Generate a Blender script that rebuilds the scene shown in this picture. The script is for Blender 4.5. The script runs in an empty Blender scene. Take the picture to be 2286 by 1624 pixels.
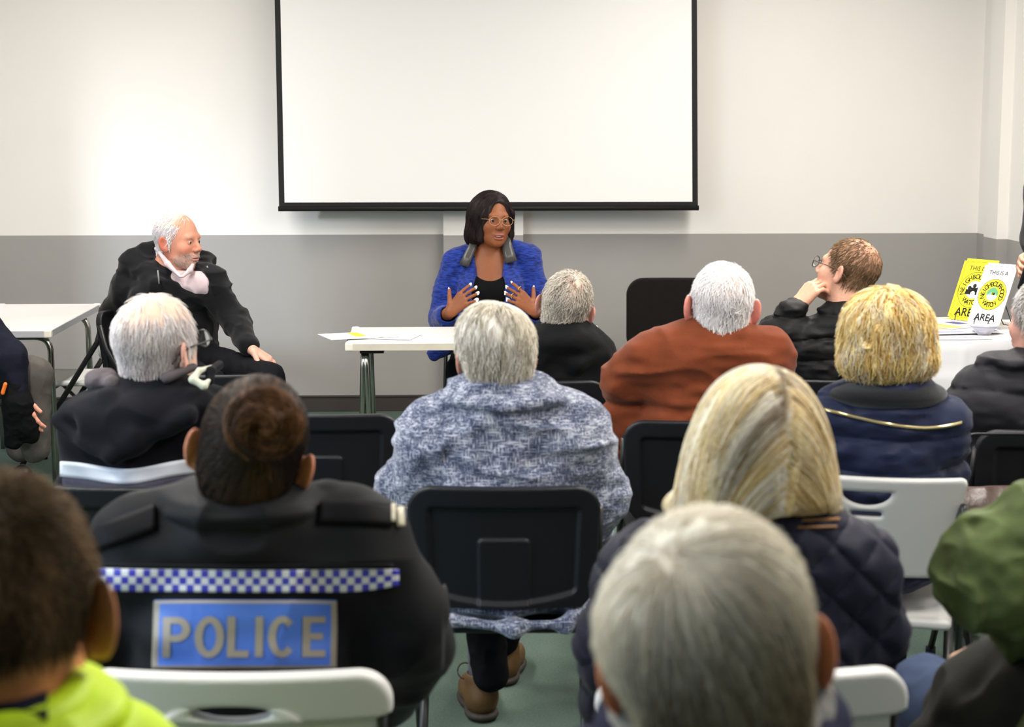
import bpy, bmesh, math, random
import numpy as np
from mathutils import Vector, Matrix, Euler
random.seed(5); RNG = np.random.default_rng(11)
SC = bpy.context.scene; COL = SC.collection
f32 = np.float32
# ------------------------------------------------------------------ camera model of the photograph (2286 x 1624)
CAMH = 1.63; FPX = 3800.0; PITCH = math.atan(540/3800); YAW = math.radians(2.4)
FW = np.array([math.sin(YAW), math.cos(YAW), 0.0]); RT = np.array([math.cos(YAW), -math.sin(YAW), 0.0]); UPV = np.array([0, 0, 1.0])
cp_, sp_ = math.cos(PITCH), math.sin(PITCH)
def W(px, py, d):
    """world point seen at photo pixel (px,py) at horizontal distance d from the camera"""
    u, v = px-1143, py-812
    den = FPX*cp_ - v*sp_
    return np.array([0, 0, CAMH]) + d*(FW + u/den*RT - (FPX*sp_+v*cp_)/den*UPV)
def G(px, d, z):
    """world point at height z, distance d, in photo column px"""
    t = (CAMH-z)/d
    v = FPX*(t*cp_-sp_)/(cp_+t*sp_)
    den = FPX*cp_ - v*sp_
    return np.array([0, 0, z]) + d*(FW + (px-1143)/den*RT)
def M(px, d): return px*d/3765.0
# ------------------------------------------------------------------ numpy helpers
def srgb(r, g, b):
    def c(x):
        x /= 255.0
        return x/12.92 if x <= .04045 else ((x+.055)/1.055)**2.4
    return (c(r), c(g), c(b))
def _hash(ix, iy, iz, s):
    h = (ix.astype(np.uint32)*np.uint32(374761393) + iy.astype(np.uint32)*np.uint32(668265263) + iz.astype(np.uint32)*np.uint32(2147483647) + np.uint32(s*97+13)*np.uint32(1274126177))
    h = (h ^ (h >> np.uint32(13)))*np.uint32(1274126177)
    h = h ^ (h >> np.uint32(16))
    return (h & np.uint32(0xffff)).astype(f32)/65535.0
def vnoise(P, s=0):
    """smooth value noise in -1..1"""
    Q = np.asarray(P, dtype=f32)
    i = np.floor(Q).astype(np.int64); t = Q-i; t = t*t*(3-2*t)
    i = i & 0xffff
    r = 0
    for a in (0, 1):
        wx = t[:, 0] if a else 1-t[:, 0]
        for b in (0, 1):
            wy = t[:, 1] if b else 1-t[:, 1]
            for c in (0, 1):
                wz = t[:, 2] if c else 1-t[:, 2]
                r = r + wx*wy*wz*_hash(i[:, 0]+a, i[:, 1]+b, i[:, 2]+c, s)
    return r*2-1
def rotm(yaw=0, pitch=0, roll=0):
    """columns right, forward, up; yaw 0 looks away from the camera (+FW); positive yaw turns to the left, pitch lifts the face, roll tips the head to the right (degrees)"""
    base = np.array([RT, FW, UPV]).T
    E = np.array((Matrix.Rotation(math.radians(yaw), 3, 'Z') @ Matrix.Rotation(math.radians(pitch), 3, 'X') @ Matrix.Rotation(math.radians(roll), 3, 'Y')))
    return base @ E
# ------------------------------------------------------------------ signed distance fields -> one closed mesh
class Field:
    def __init__(s): s.ops = []; s.lo = np.full(3, 1e9); s.hi = -s.lo.copy(); s.kmax = .0
    def _add(s, fn, c, R, k, op, bb=True):
        s.ops.append((fn, np.asarray(c, float), R, k, op)); s.kmax = max(s.kmax, k)
        if bb and op == 'u':
            c = np.asarray(c, float); s.lo = np.minimum(s.lo, c-R); s.hi = np.maximum(s.hi, c+R)
        return s
    def bound(s, lo, hi): s.lo = np.minimum(s.lo, lo); s.hi = np.maximum(s.hi, hi)
    def e(s, c, r, k=.02, rot=None, op='u'):
        c = np.asarray(c, f32); r = np.asarray((r, r, r) if np.isscalar(r) else r, f32); Rm = None if rot is None else np.asarray(rot, f32)
        def fn(P):
            q = P-c
            if Rm is not None: q = q @ Rm
            a = np.sqrt(((q/r)**2).sum(1))+1e-9; b = np.sqrt(((q/(r*r))**2).sum(1))+1e-9
            return a*(a-1)/b
        s.ops.append((fn, c.astype(float), float(r.max()), k, op)); s.kmax = max(s.kmax, k)
        if op == 'u':
            if Rm is None: ext = r.astype(float)
            else: ext = np.sqrt(((Rm*r)**2).sum(1)).astype(float)
            s.lo = np.minimum(s.lo, c-ext); s.hi = np.maximum(s.hi, c+ext)
        return s
    def c(s, a, b, ra, rb=None, k=.02, op='u', sq=None):
        """tapered capsule; sq=(axis, factor) flattens it along an axis"""
        rb = ra if rb is None else rb
        a = np.asarray(a, f32); b = np.asarray(b, f32); ab = b-a; L = float(ab @ ab)+1e-12
        ax = None
        if sq is not None: ax = np.asarray(sq[0], f32); ax = ax/np.linalg.norm(ax); fac = sq[1]
        def fn(P):
            q = P-a
            t = np.clip(q @ ab/L, 0, 1)
            w = q - t[:, None]*ab
            if ax is not None:
                m = w @ ax
                w = w + (m*(fac-1))[:, None]*ax
            return np.sqrt((w*w).sum(1)) - (ra+(rb-ra)*t)
        mid = (a+b)/2
        s.ops.append((fn, mid.astype(float), math.sqrt(L)/2+max(ra, rb), k, op)); s.kmax = max(s.kmax, k)
        if op == 'u':
            s.lo = np.minimum(s.lo, np.minimum(a-ra, b-rb)); s.hi = np.maximum(s.hi, np.maximum(a+ra, b+rb))
        return s
    def chain(s, pts, rs, k=.02, sq=None):
        if np.isscalar(rs): rs = [rs]*len(pts)
        for i in range(len(pts)-1): s.c(pts[i], pts[i+1], rs[i], rs[i+1], k, sq=sq)
        return s
    def b(s, c, half, r=.01, rot=None, k=.01, op='u'):
        c = np.asarray(c, f32); h = np.asarray(half, f32)-r; Rm = np.eye(3, dtype=f32) if rot is None else np.asarray(rot, f32)
        def fn(P):
            q = np.abs((P-c) @ Rm)-h
            return np.sqrt((np.maximum(q, 0)**2).sum(1)) + np.minimum(q.max(1), 0) - r
        ext = float(np.linalg.norm(half))
        return s._add(fn, c, ext, k, op)
    def plane(s, c, n, k=.005):
        """keep the side the normal points away from"""
        c = np.asarray(c, f32); n = np.asarray(n, f32); n = n/np.linalg.norm(n)
        s.ops.append((lambda P: (P-c) @ n, c.astype(float), 1e6, k, 'i')); return s
    def f(s, sub, C, Mx, sc=1.0, k=.02, op='u'):
        C32 = np.asarray(C, f32); M32 = np.asarray(Mx, f32)
        def fn(P): return sub.ev(((P-C32) @ M32)/f32(sc))*f32(sc)
        cen = (sub.lo+sub.hi)/2; R = float(np.linalg.norm(sub.hi-sub.lo)/2)*sc
        return s._add(fn, np.asarray(C)+np.asarray(Mx) @ (cen*sc), R, k, op)
    def ev(s, P, cull=None):
        P = np.asarray(P, f32); D = np.full(len(P), 1e3, f32)
        for fn, c, R, k, op in s.ops:
            if cull is not None and R < 1e5:
                m = ((P-c.astype(f32))**2).sum(1) < (R+k+cull)**2
                if not m.any(): continue
                a = D[m]; d = fn(P[m])
            else:
                m = None; a = D; d = fn(P)
            if op == 'u':
                if k > 0:
                    h = np.maximum(k-np.abs(a-d), 0)/k; r = np.minimum(a, d)-h*h*k*.25
                else: r = np.minimum(a, d)
            else:
                if op == 's': d = -d
                if k > 0:
                    h = np.maximum(k-np.abs(a-d), 0)/k; r = np.maximum(a, d)+h*h*k*.25
                else: r = np.maximum(a, d)
            if m is None: D = r
            else: D[m] = r
        return D
    def grad(s, P, e=1.5e-3):
        g = np.stack([s.ev(P+np.eye(3, dtype=f32)[i]*e)-s.ev(P-np.eye(3, dtype=f32)[i]*e) for i in range(3)], 1)
        return g/(np.linalg.norm(g, axis=1, keepdims=True)+1e-9)
    def mesh(s, h, disp=None, amp=.0):
        B = 6; pad = 2.5*h+amp
        lo = s.lo-pad; hi = s.hi+pad
        nb = np.ceil((hi-lo)/(h*B)).astype(int)+1; n = nb*B
        ax = [lo[i]+(np.arange(nb[i])*B+(B-1)/2)*h for i in range(3)]
        bc = np.stack(np.meshgrid(*ax, indexing='ij'), -1).reshape(-1, 3).astype(f32)
        Dc = s.ev(bc)
        near = np.abs(Dc) < B*h*1.55+amp+s.kmax*.3
        D = np.repeat(np.repeat(np.repeat(Dc.reshape(nb), B, 0), B, 1), B, 2)
        idx = np.stack(np.unravel_index(np.nonzero(near)[0], nb), -1)*B
        off = np.stack(np.meshgrid(*[np.arange(B)]*3, indexing='ij'), -1).reshape(-1, 3)
        for q in range(0, len(idx), 2500):
            I = (idx[q:q+2500, None, :]+off[None]).reshape(-1, 3)
            P = (lo+I*h).astype(f32)
            d = s.ev(P, cull=.07)
            if disp is not None:
                m = np.abs(d) < 3*h+amp*1.5
                d[m] += disp(P[m]).astype(f32)
            D[I[:, 0], I[:, 1], I[:, 2]] = d
        return surface_nets(D, lo, h)
def surface_nets(D, lo, h):
    S = D < 0
    cnt = np.zeros(np.array(D.shape)-1, np.int8)
    offs = [(a, b, c) for a in (0, 1) for b in (0, 1) for c in (0, 1)]
    sh = cnt.shape
    for a, b, c in offs: cnt += S[a:a+sh[0], b:b+sh[1], c:c+sh[2]]
    I = np.stack(np.nonzero((cnt > 0) & (cnt < 8)), -1)
    vid = np.full(sh, -1, np.int32); vid[I[:, 0], I[:, 1], I[:, 2]] = np.arange(len(I))
    acc = np.zeros((len(I), 3), f32); num = np.zeros(len(I), f32)
    val = {o: D[I[:, 0]+o[0], I[:, 1]+o[1], I[:, 2]+o[2]] for o in offs}
    for o in offs:
        for x in range(3):
            if o[x] == 0:
                p = list(o); p[x] = 1; p = tuple(p)
                a, b = val[o], val[p]; m = (a < 0) != (b < 0)
                t = a[m]/(a[m]-b[m])
                q = np.tile(np.array(o, f32), (m.sum(), 1)); q[:, x] = t
                acc[m] += q; num[m] += 1
    V = lo+(I+acc/num[:, None])*h
    Fs = []
    for x in range(3):
        y, z = (x+1) % 3, (x+2) % 3
        s0 = [slice(None)]*3; s1 = [slice(None)]*3
        s0[x] = slice(0, -1); s1[x] = slice(1, None)
        A, Bn = S[tuple(s0)], S[tuple(s1)]
        E = np.stack(np.nonzero(A != Bn), -1)
        ok = (E[:, y] > 0) & (E[:, z] > 0) & (E[:, y] < D.shape[y]-1) & (E[:, z] < D.shape[z]-1)
        E = E[ok]; ins = A[E[:, 0], E[:, 1], E[:, 2]]
        def cell(dy, dz):
            q = E.copy(); q[:, y] -= dy; q[:, z] -= dz
            return vid[q[:, 0], q[:, 1], q[:, 2]]
        q = np.stack([cell(1, 1), cell(0, 1), cell(0, 0), cell(1, 0)], 1)
        q[~ins] = q[~ins][:, ::-1]
        Fs.append(q)
    Fq = np.concatenate(Fs)
    Fq = Fq[(Fq >= 0).all(1)]
    return V, Fq
# ------------------------------------------------------------------ objects
def raw_mesh(name, V, Fq, smooth=True, col=None, mi=None):
    """V (n,3), Fq (m,k) array of equal-sized faces, or list of index tuples"""
    me = bpy.data.meshes.new(name)
    V = np.asarray(V, f32)
    if isinstance(Fq, np.ndarray):
        k = Fq.shape[1]; m = len(Fq)
        me.vertices.add(len(V)); me.vertices.foreach_set('co', V.ravel())
        me.loops.add(m*k); me.loops.foreach_set('vertex_index', Fq.astype(np.int32).ravel())
        me.polygons.add(m); me.polygons.foreach_set('loop_start', np.arange(0, m*k, k, dtype=np.int32))
        try: me.polygons.foreach_set('loop_total', np.full(m, k, np.int32))
        except Exception: pass
        me.update(calc_edges=True)
    else:
        me.from_pydata([tuple(map(float, v)) for v in V], [], [tuple(int(i) for i in q) for q in Fq]); me.update()
    me.polygons.foreach_set('use_smooth', np.full(len(me.polygons), smooth))
    if mi is not None: me.polygons.foreach_set('material_index', np.asarray(mi, np.int32))
    if col is not None:
        a = me.attributes.new('Col', 'FLOAT_COLOR', 'POINT')
        c4 = np.ones((len(V), 4), f32); c4[:, :3] = col
        a.data.foreach_set('color', c4.ravel())
    return me
def obj(name, V, Fq, mat, parent=None, smooth=True, col=None, mi=None, origin=None):
    """world-space vertices; the object's origin is its parent's (or `origin`)"""
    V = np.asarray(V, float)

    o0 = np.zeros(3)
    if parent is not None: o0 = np.array(parent['_o'] if '_o' in parent else (0, 0, 0), float)
    elif origin is not None: o0 = np.asarray(origin, float)
    me = raw_mesh(name, V-o0, Fq, smooth, col, mi)
    ob = bpy.data.objects.new(name, me); COL.objects.link(ob)
    for m in (mat if isinstance(mat, (list, tuple)) else [mat]): me.materials.append(m)
    if parent is not None: ob.parent = parent
    else: ob.location = o0
    ob['_o'] = list(o0) if parent is None else list(o0)
    return ob
def sub(o, name, V, Fq, mat, **k): return obj(name, V, Fq, mat, parent=o, **k)
def thing(name, label, cat, loc, group=None):
    o = bpy.data.objects.new(name, None); COL.objects.link(o); o.empty_display_size = .1
    o.location = tuple(map(float, loc)); o['_o'] = [float(x) for x in loc]
    return tag(o, label, cat, group)
def tag(o, label, cat, group=None):
    o['label'] = label; o['category'] = cat
    if group: o['group'] = group
    return o
def struct(name, V, Fq, mat, parent=None, **k):
    o = obj(name, V, Fq, mat, parent, **k)
    if parent is None: o['kind'] = 'structure'
    return o
class MB:
    """collects simple shapes into one mesh"""
    def __init__(s): s.v = []; s.f = []; s.m = []
    def add(s, V, F, mi=0):
        n = len(s.v); s.v += [tuple(map(float, v)) for v in V]; s.f += [tuple(i+n for i in q) for q in F]; s.m += [mi]*len(F); return s
    def box(s, lo, hi, bev=0.0, mi=0, xf=None):
        bm = bmesh.new(); bmesh.ops.create_cube(bm, size=1)
        lo = np.array(lo, float); hi = np.array(hi, float)
        for v in bm.verts: v.co = Vector(((np.array(v.co)+.5)*(hi-lo)+lo))
        if bev > 0: bmesh.ops.bevel(bm, geom=list(bm.edges), offset=bev, segments=3, profile=.5, affect='EDGES')
        return s.bm(bm, mi, xf)
    def bm(s, bm, mi=0, xf=None):
        bm.verts.index_update()
        V = [xf(np.array(v.co)) if xf else v.co[:] for v in bm.verts]
        s.add(V, [tuple(v.index for v in q.verts) for q in bm.faces], mi); bm.free(); return s
    def tube(s, pts, r, seg=10, mi=0, sq=1.0, cap=True, closed=False, side=None):
        pts = [np.array(p, float) for p in pts]; n = len(pts); rs = [r]*n if np.isscalar(r) else list(r)
        V = []; nrm = None
        for i, p in enumerate(pts):
            a = pts[(i-1) % n] if (i > 0 or closed) else p; b = pts[(i+1) % n] if (i < n-1 or closed) else p
            t = b-a; t = t/(np.linalg.norm(t)+1e-12)
            if nrm is None:
                ref = np.array([0, 0, 1.0]) if abs(t[2]) < .9 else np.array([1.0, 0, 0])
                if side is not None: ref = np.asarray(side, float)
                nrm = ref - t*(ref @ t)
            else: nrm = nrm - t*(nrm @ t)
            nrm = nrm/(np.linalg.norm(nrm)+1e-12); bi = np.cross(t, nrm)
            for k in range(seg):
                a_ = 2*math.pi*k/seg
                V.append(p + rs[i]*(math.cos(a_)*nrm*sq + math.sin(a_)*bi))
        F = []
        for i in range(n if closed else n-1):
            j = (i+1) % n
            for k in range(seg):
                F.append((i*seg+k, i*seg+(k+1) % seg, j*seg+(k+1) % seg, j*seg+k))
        if cap and not closed: F.append(tuple(range(seg))[::-1]); F.append(tuple((n-1)*seg+k for k in range(seg)))
        return s.add(V, F, mi)
    def grid(s, fn, nu, nv, mi=0, thick=None):
        """fn(u,v)->point for u,v in 0..1; thick = offset vector making it a closed slab"""
        V = [fn(i/nu, j/nv) for j in range(nv+1) for i in range(nu+1)]
        F = [(j*(nu+1)+i, j*(nu+1)+i+1, (j+1)*(nu+1)+i+1, (j+1)*(nu+1)+i) for j in range(nv) for i in range(nu)]
        s.add(V, F, mi)
        if thick is not None:
            t = np.asarray(thick, float)
            s.add([np.asarray(v)+t for v in V], [q[::-1] for q in F], mi)
            n = len(V); b0 = len(s.v)-2*n
            ring = [i for i in range(nu+1)] + [j*(nu+1)+nu for j in range(1, nv+1)] + [nv*(nu+1)+i for i in range(nu-1, -1, -1)] + [j*(nu+1) for j in range(nv-1, 0, -1)]
            for q in range(len(ring)):
                a, b = ring[q], ring[(q+1) % len(ring)]
                s.f.append((b0+b, b0+a, b0+n+a, b0+n+b)); s.m.append(mi)
        return s
    def build(s, name, mat, parent=None, smooth=False, origin=None, **k):
        return obj(name, np.array(s.v), s.f, mat, parent, smooth=smooth, mi=s.m, origin=origin, **k)
def smooth_angle(o, deg=40):
    me = o.data
    bm = bmesh.new(); bm.from_mesh(me)
    for e in bm.edges:
        e.smooth = not (len(e.link_faces) == 2 and e.calc_face_angle(0) > math.radians(deg))
    for q in bm.faces: q.smooth = True
    bm.to_mesh(me); bm.free(); return o
def arc_pts(pts, r, n=6):
    """polyline with rounded corners"""
    P = [np.array(p, float) for p in pts]; out = [P[0]]
    for i in range(1, len(P)-1):
        a, b, c = P[i-1], P[i], P[i+1]
        u = (a-b)/np.linalg.norm(a-b); w = (c-b)/np.linalg.norm(c-b)
        q = min(r, np.linalg.norm(a-b)*.49, np.linalg.norm(c-b)*.49)
        for k in range(n+1):
            t = k/n; out.append((1-t)**2*(b+u*q)+2*t*(1-t)*b+t*t*(b+w*q))
    out.append(P[-1]); return out
# ------------------------------------------------------------------ materials
MATS = {}
def mat(name, col=(.8, .8, .8), rough=.6, spec=.5, metal=0, var=0, vscale=30, bump=0, bscale=200, attr=False, bstretch=(1, 1, 1), sheen=0, emit=None, alpha=None, sss=0, coat=0):
    if name in MATS: return MATS[name]
    m = bpy.data.materials.new(name); m.use_nodes = True; MATS[name] = m
    N = m.node_tree.nodes; L = m.node_tree.links; P = N['Principled BSDF']
    P.inputs['Base Color'].default_value = (*col, 1); P.inputs['Roughness'].default_value = rough
    P.inputs['Specular IOR Level'].default_value = spec; P.inputs['Metallic'].default_value = metal
    if sheen: P.inputs['Sheen Weight'].default_value = sheen; P.inputs['Sheen Roughness'].default_value = .5
    if coat: P.inputs['Coat Weight'].default_value = coat
    if sss:
        P.inputs['Subsurface Weight'].default_value = sss; P.inputs['Subsurface Radius'].default_value = (.012, .005, .003); P.inputs['Subsurface Scale'].default_value = 1
    if emit: P.inputs['Emission Color'].default_value = (*emit[0], 1); P.inputs['Emission Strength'].default_value = emit[1]
    if alpha is not None: P.inputs['Transmission Weight'].default_value = alpha; P.inputs['IOR'].default_value = 1.06
    tc = N.new('ShaderNodeTexCoord')
    src = None
    if attr:
        a = N.new('ShaderNodeAttribute'); a.attribute_name = 'Col'; src = a.outputs['Color']
    if var:
        nz = N.new('ShaderNodeTexNoise'); nz.inputs['Scale'].default_value = vscale; nz.inputs['Detail'].default_value = 4
        L.new(tc.outputs['Object'], nz.inputs['Vector'])
        mr = N.new('ShaderNodeMapRange'); mr.inputs[3].default_value = 1-var; mr.inputs[4].default_value = 1+var
        mr.inputs[1].default_value = .25; mr.inputs[2].default_value = .75
        L.new(nz.outputs['Fac'], mr.inputs[0])
        mx = N.new('ShaderNodeMix'); mx.data_type = 'RGBA'; mx.blend_type = 'MULTIPLY'; mx.inputs[0].default_value = 1
        if src: L.new(src, mx.inputs[6])
        else: mx.inputs[6].default_value = (*col, 1)
        L.new(mr.outputs[0], mx.inputs[7]); src = mx.outputs[2]
    if src: L.new(src, P.inputs['Base Color'])
    if bump:
        mp = N.new('ShaderNodeMapping'); mp.inputs['Scale'].default_value = bstretch; L.new(tc.outputs['Object'], mp.inputs['Vector'])
        nz = N.new('ShaderNodeTexNoise'); nz.inputs['Scale'].default_value = bscale; nz.inputs['Detail'].default_value = 3
        L.new(mp.outputs[0], nz.inputs['Vector'])
        bp = N.new('ShaderNodeBump'); bp.inputs['Strength'].default_value = bump; bp.inputs['Distance'].default_value = .004
        L.new(nz.outputs['Fac'], bp.inputs['Height']); L.new(bp.outputs[0], P.inputs['Normal'])
    return m
def nodes_of(m): return m.node_tree.nodes, m.node_tree.links, m.node_tree.nodes['Principled BSDF']
SKIN = mat('skin', rough=.5, spec=.35, attr=True, var=.06, vscale=60, bump=.12, bscale=350)
HAIR = mat('hair', rough=.5, spec=.2, attr=True)
WHITE = mat('white_paint', srgb(236, 231, 225), .6, .3, var=.012, vscale=3, bump=.05, bscale=60)
GREY = mat('grey_paint', srgb(160, 156, 152), .5, .3, var=.02, vscale=4, bump=.05, bscale=60)
BLACKPL = mat('black_plastic', srgb(20, 21, 25), .45, .3, bump=.15, bscale=900)
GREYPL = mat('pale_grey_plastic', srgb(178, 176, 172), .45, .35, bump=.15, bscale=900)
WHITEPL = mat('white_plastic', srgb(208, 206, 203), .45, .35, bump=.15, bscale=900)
BLACKMT = mat('black_metal', srgb(24, 24, 25), .4, .5)
CHROME = mat('chrome', srgb(180, 178, 170), .22, .5, 1.0)
GLASS = mat('lens', (1, 1, 1), .03, .5, alpha=1.0)
# ------------------------------------------------------------------ the room (front wall runs along x, camera looks along +y)
WALLY = float(G(1143, 9.59, 0)[1]); RX = float(W(2182, 517, 9.70)[0]); DADO = 1.003; LX = -4.3; BY = -1.6; CEIL = 3.0
def quadwall(name, a, b, z0, z1, mats, split=DADO):
    V = []; F = []; mi = []
    zs = [z0, split, z1]
    for z in zs: V += [(a[0], a[1], z), (b[0], b[1], z)]
    F = [(0, 1, 3, 2), (2, 3, 5, 4)]
    return V, F, [1, 0]
def wall(name, a, b, holes=None):
    V, F, mi = quadwall(name, a, b, 0, CEIL, None)
    return struct(name, V, F, [WHITE, GREY], smooth=False, mi=mi)
wall('wall_front', (LX, WALLY), (RX, WALLY))
wall('wall_right', (RX, WALLY), (RX, BY))
o = wall('wall_back', (RX, BY), (LX, BY)); o.data.materials[0] = o.data.materials[1] = mat('back_wall_paint', srgb(84, 82, 80), .8)  # unseen wall, made dark to keep bounced light off the sitters' backs
# left wall with a tall window opening that lets the daylight in
WINS = ((5.86, 6.87), (.2, 3.6)); WZ0, WZ1 = .95, 2.4
mb = MB()
def lw(y0, y1, z0, z1, mi): mb.add([(LX, y0, z0), (LX, y1, z0), (LX, y1, z1), (LX, y0, z1)], [(0, 1, 2, 3)], mi)
for y0, y1 in ((BY, WINS[1][0]), (WINS[1][1], WINS[0][0]), (WINS[0][1], WALLY)):
    lw(y0, y1, 0, DADO, 1); lw(y0, y1, DADO, CEIL, 0)
t = .22
for WY0, WY1 in WINS:
    lw(WY0, WY1, 0, WZ0, 1); lw(WY0, WY1, WZ1, CEIL, 0)
    for a, b in (((WY0, WZ0), (WY1, WZ0)), ((WY1, WZ0), (WY1, WZ1)), ((WY1, WZ1), (WY0, WZ1)), ((WY0, WZ1), (WY0, WZ0))):
        mb.add([(LX, a[0], a[1]), (LX, b[0], b[1]), (LX-t, b[0], b[1]), (LX-t, a[0], a[1])], [(0, 1, 2, 3)], 0)
o = mb.build('wall_left', [WHITE, GREY]); o['kind'] = 'structure'
fr = mat('window_frame', srgb(235, 235, 232), .4)
for k, (WY0, WY1) in enumerate(WINS):
    wm = MB()
    for y in (WY0+.03, WY1-.03)+(((WY0+WY1)/2,) if k else ()): wm.box((LX-.2, y-.03, WZ0), (LX-.13, y+.03, WZ1))
    for z in (WZ0+.03, WZ1-.03): wm.box((LX-.195, WY0, z-.03), (LX-.135, WY1, z+.03))
    o = wm.build('window_%d' % (k+1), fr); o['kind'] = 'structure'
carpet = mat('green_carpet', srgb(86, 101, 92), .95, .1, var=.22, vscale=160, bump=.6, bscale=500)
struct('floor', [(LX, BY, 0), (RX, BY, 0), (RX, WALLY, 0), (LX, WALLY, 0)], [(0, 1, 2, 3)], carpet, smooth=False)
struct('ceiling', [(LX, BY, CEIL), (LX, WALLY, CEIL), (RX, WALLY, CEIL), (RX, BY, CEIL)], [(0, 1, 2, 3)], mat('ceiling_paint', srgb(236, 233, 226), .8), smooth=False)
skirt = mat('dark_skirting', srgb(62, 56, 52), .45, .4, var=.05, vscale=8)
mb = MB(); mb.box((LX, WALLY-.018, 0), (RX-.02, WALLY, .082), .003); mb.box((LX, WALLY-.024, .082), (RX-.02, WALLY, .092), .002)
o = mb.build('baseboard_front', skirt); o['kind'] = 'structure'
mb = MB(); mb.box((RX-.018, BY, 0), (RX, WALLY-.03, .09), .003); o = mb.build('baseboard_right', skirt); o['kind'] = 'structure'
# shallow chimney-like pier behind the speaker, painted like the wall
pl, pr = G(990, 9.5, 1)[0], G(1168, 9.5, 1)[0]
mb = MB(); q = .085
for z0, z1, mi in ((.0, DADO, 1), (DADO, CEIL, 0)):
    mb.add([(pl, WALLY, z0), (pl, WALLY-q, z0), (pr, WALLY-q, z0), (pr, WALLY, z0), (pl, WALLY, z1), (pl, WALLY-q, z1), (pr, WALLY-q, z1), (pr, WALLY, z1)], [(0, 1, 5, 4), (1, 2, 6, 5), (2, 3, 7, 6)], mi)
o = mb.build('wall_pier', [WHITE, GREY]); o['kind'] = 'structure'
mb = MB(); mb.box((pl-.01, WALLY-q-.018, 0), (pr+.01, WALLY-q-.001, .085), .003); o = mb.build('baseboard_pier', skirt); o['kind'] = 'structure'
# boxed-in pipe beside the right-hand corner
mb = MB(); y1 = WALLY-.30; y0 = y1-.22
for z0, z1, mi in ((0, DADO, 1), (DADO, CEIL, 0)):
    mb.add([(RX, y1, z0), (RX-.06, y1, z0), (RX-.06, y0, z0), (RX, y0, z0), (RX, y1, z1), (RX-.06, y1, z1), (RX-.06, y0, z1), (RX, y0, z1)], [(0, 1, 5, 4), (1, 2, 6, 5), (2, 3, 7, 6)], mi)
o = mb.build('wall_pipe_casing', [WHITE, GREY]); o['kind'] = 'structure'
# ------------------------------------------------------------------ projection screen
SD = 9.36
a, b = W(613, 0, SD), W(1557, 0, SD); c, e = W(623, 468, SD), W(1558, 466, SD)
sy = WALLY-.2
def onwall(px, py):
    """point of the screen plane (room y = sy) seen at a pixel"""
    d = SD
    for _ in range(4):
        p = W(px, py, d); d += (sy-p[1])
    return W(px, py, d)
bl, br = onwall(623, 468), onwall(1558, 466); tl, tr = onwall(613, 0), onwall(1556, 0)
zt = CEIL-.14; k = (zt-bl[2])/(tl[2]-bl[2])
TL, TR = bl+(tl-bl)*k, br+(tr-br)*k
scr = thing('projection_screen', 'white pull-down projection screen with black border on the front wall', 'projection screen', ((bl[0]+br[0])/2, sy, bl[2]))
fab = mat('screen_fabric', srgb(240, 237, 234), .75, .15)
blk = mat('screen_black', srgb(24, 22, 22), .6, .3)
bw = .031
def sp(u, v): return TL*(1-u)*(1-v)+TR*u*(1-v)+bl*(1-u)*v+br*u*v
wd = np.linalg.norm(br-bl); ht = np.linalg.norm(TL-bl)
mb = MB(); mb.grid(lambda u, v: sp(u, v), 8, 8, thick=(0, .003, 0)); mb.build('border', blk, scr)
mb = MB(); mb.grid(lambda u, v: sp(bw/wd+u*(1-2*bw/wd), .02+v*(.98-.038/ht))+np.array([0, -.003, 0]), 8, 8, thick=(0, .002, 0)); mb.build('projection_surface', fab, scr)
mb = MB(); mb.tube([bl+np.array([-.004, 0, .004]), br+np.array([.004, 0, .004])], .014, 12); mb.build('weight_bar', blk, scr, smooth=True)
mb = MB(); mb.box((TL[0]-.06, sy-.06, zt-.01), (TR[0]+.06, WALLY-.02, CEIL-.02), .015); mb.build('roller_case', mat('case_white', srgb(230, 230, 228), .5), scr)
# ------------------------------------------------------------------ tables
def table(name, label, x0, x1, y0, y1, z, topcol, capcol, edgecol, legs=True, thick=.032):
    c = ((x0+x1)/2, (y0+y1)/2, 0)
    t = thing(name, label, 'table', c)
    mb = MB(); mb.box((x0, y0, z-thick), (x1, y1, z), .004); mb.build('tabletop', [topcol], t)
    mb = MB()
    for a, b in (((x0-.002, y0-.003), (x1+.002, y0-.0005)), ((x0-.002, y1+.0005), (x1+.002, y1+.003)), ((x0-.003, y0), (x0-.0005, y1)), ((x1+.0005, y0), (x1+.003, y1))):
        mb.box((a[0], a[1], z-thick+.001), (b[0], b[1], z-.003))
    mb.build('edging', edgecol, t)
    for sx in (x0, x1):
        for syy in (y0, y1):
            mb = MB(); g = .026
            mb.box((min(sx, sx+g*(1 if sx == x0 else -1))-.005, min(syy, syy+g*(1 if syy == y0 else -1))-.005, z-thick-.003), (max(sx, sx+g*(1 if sx == x0 else -1))+.005, max(syy, syy+g*(1 if syy == y0 else -1))+.005, z+.003), .008)
            mb.build('corner_cap', capcol, t)
    return t
top = mat('table_white', srgb(210, 206, 203), .4, .4, var=.01, vscale=4)
edge = mat('table_edge_cream', srgb(205, 196, 178), .5, .3, var=.06, vscale=20)
edge2 = mat('table_edge_grey', srgb(176, 176, 180), .5, .3)
cap = mat('corner_white', srgb(232, 226, 212), .45)
p0 = W(772, 768, 6.98); p1 = W(1363, 768, 6.98+.0)
tz = .72; ty0 = float(p0[1])+.02; ty1 = ty0+.56
TF = table('folding_table', 'white topped folding table with chrome legs in front of the speaker', p0[0], p1[0], ty0, ty1, tz, top, cap, edge)
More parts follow.
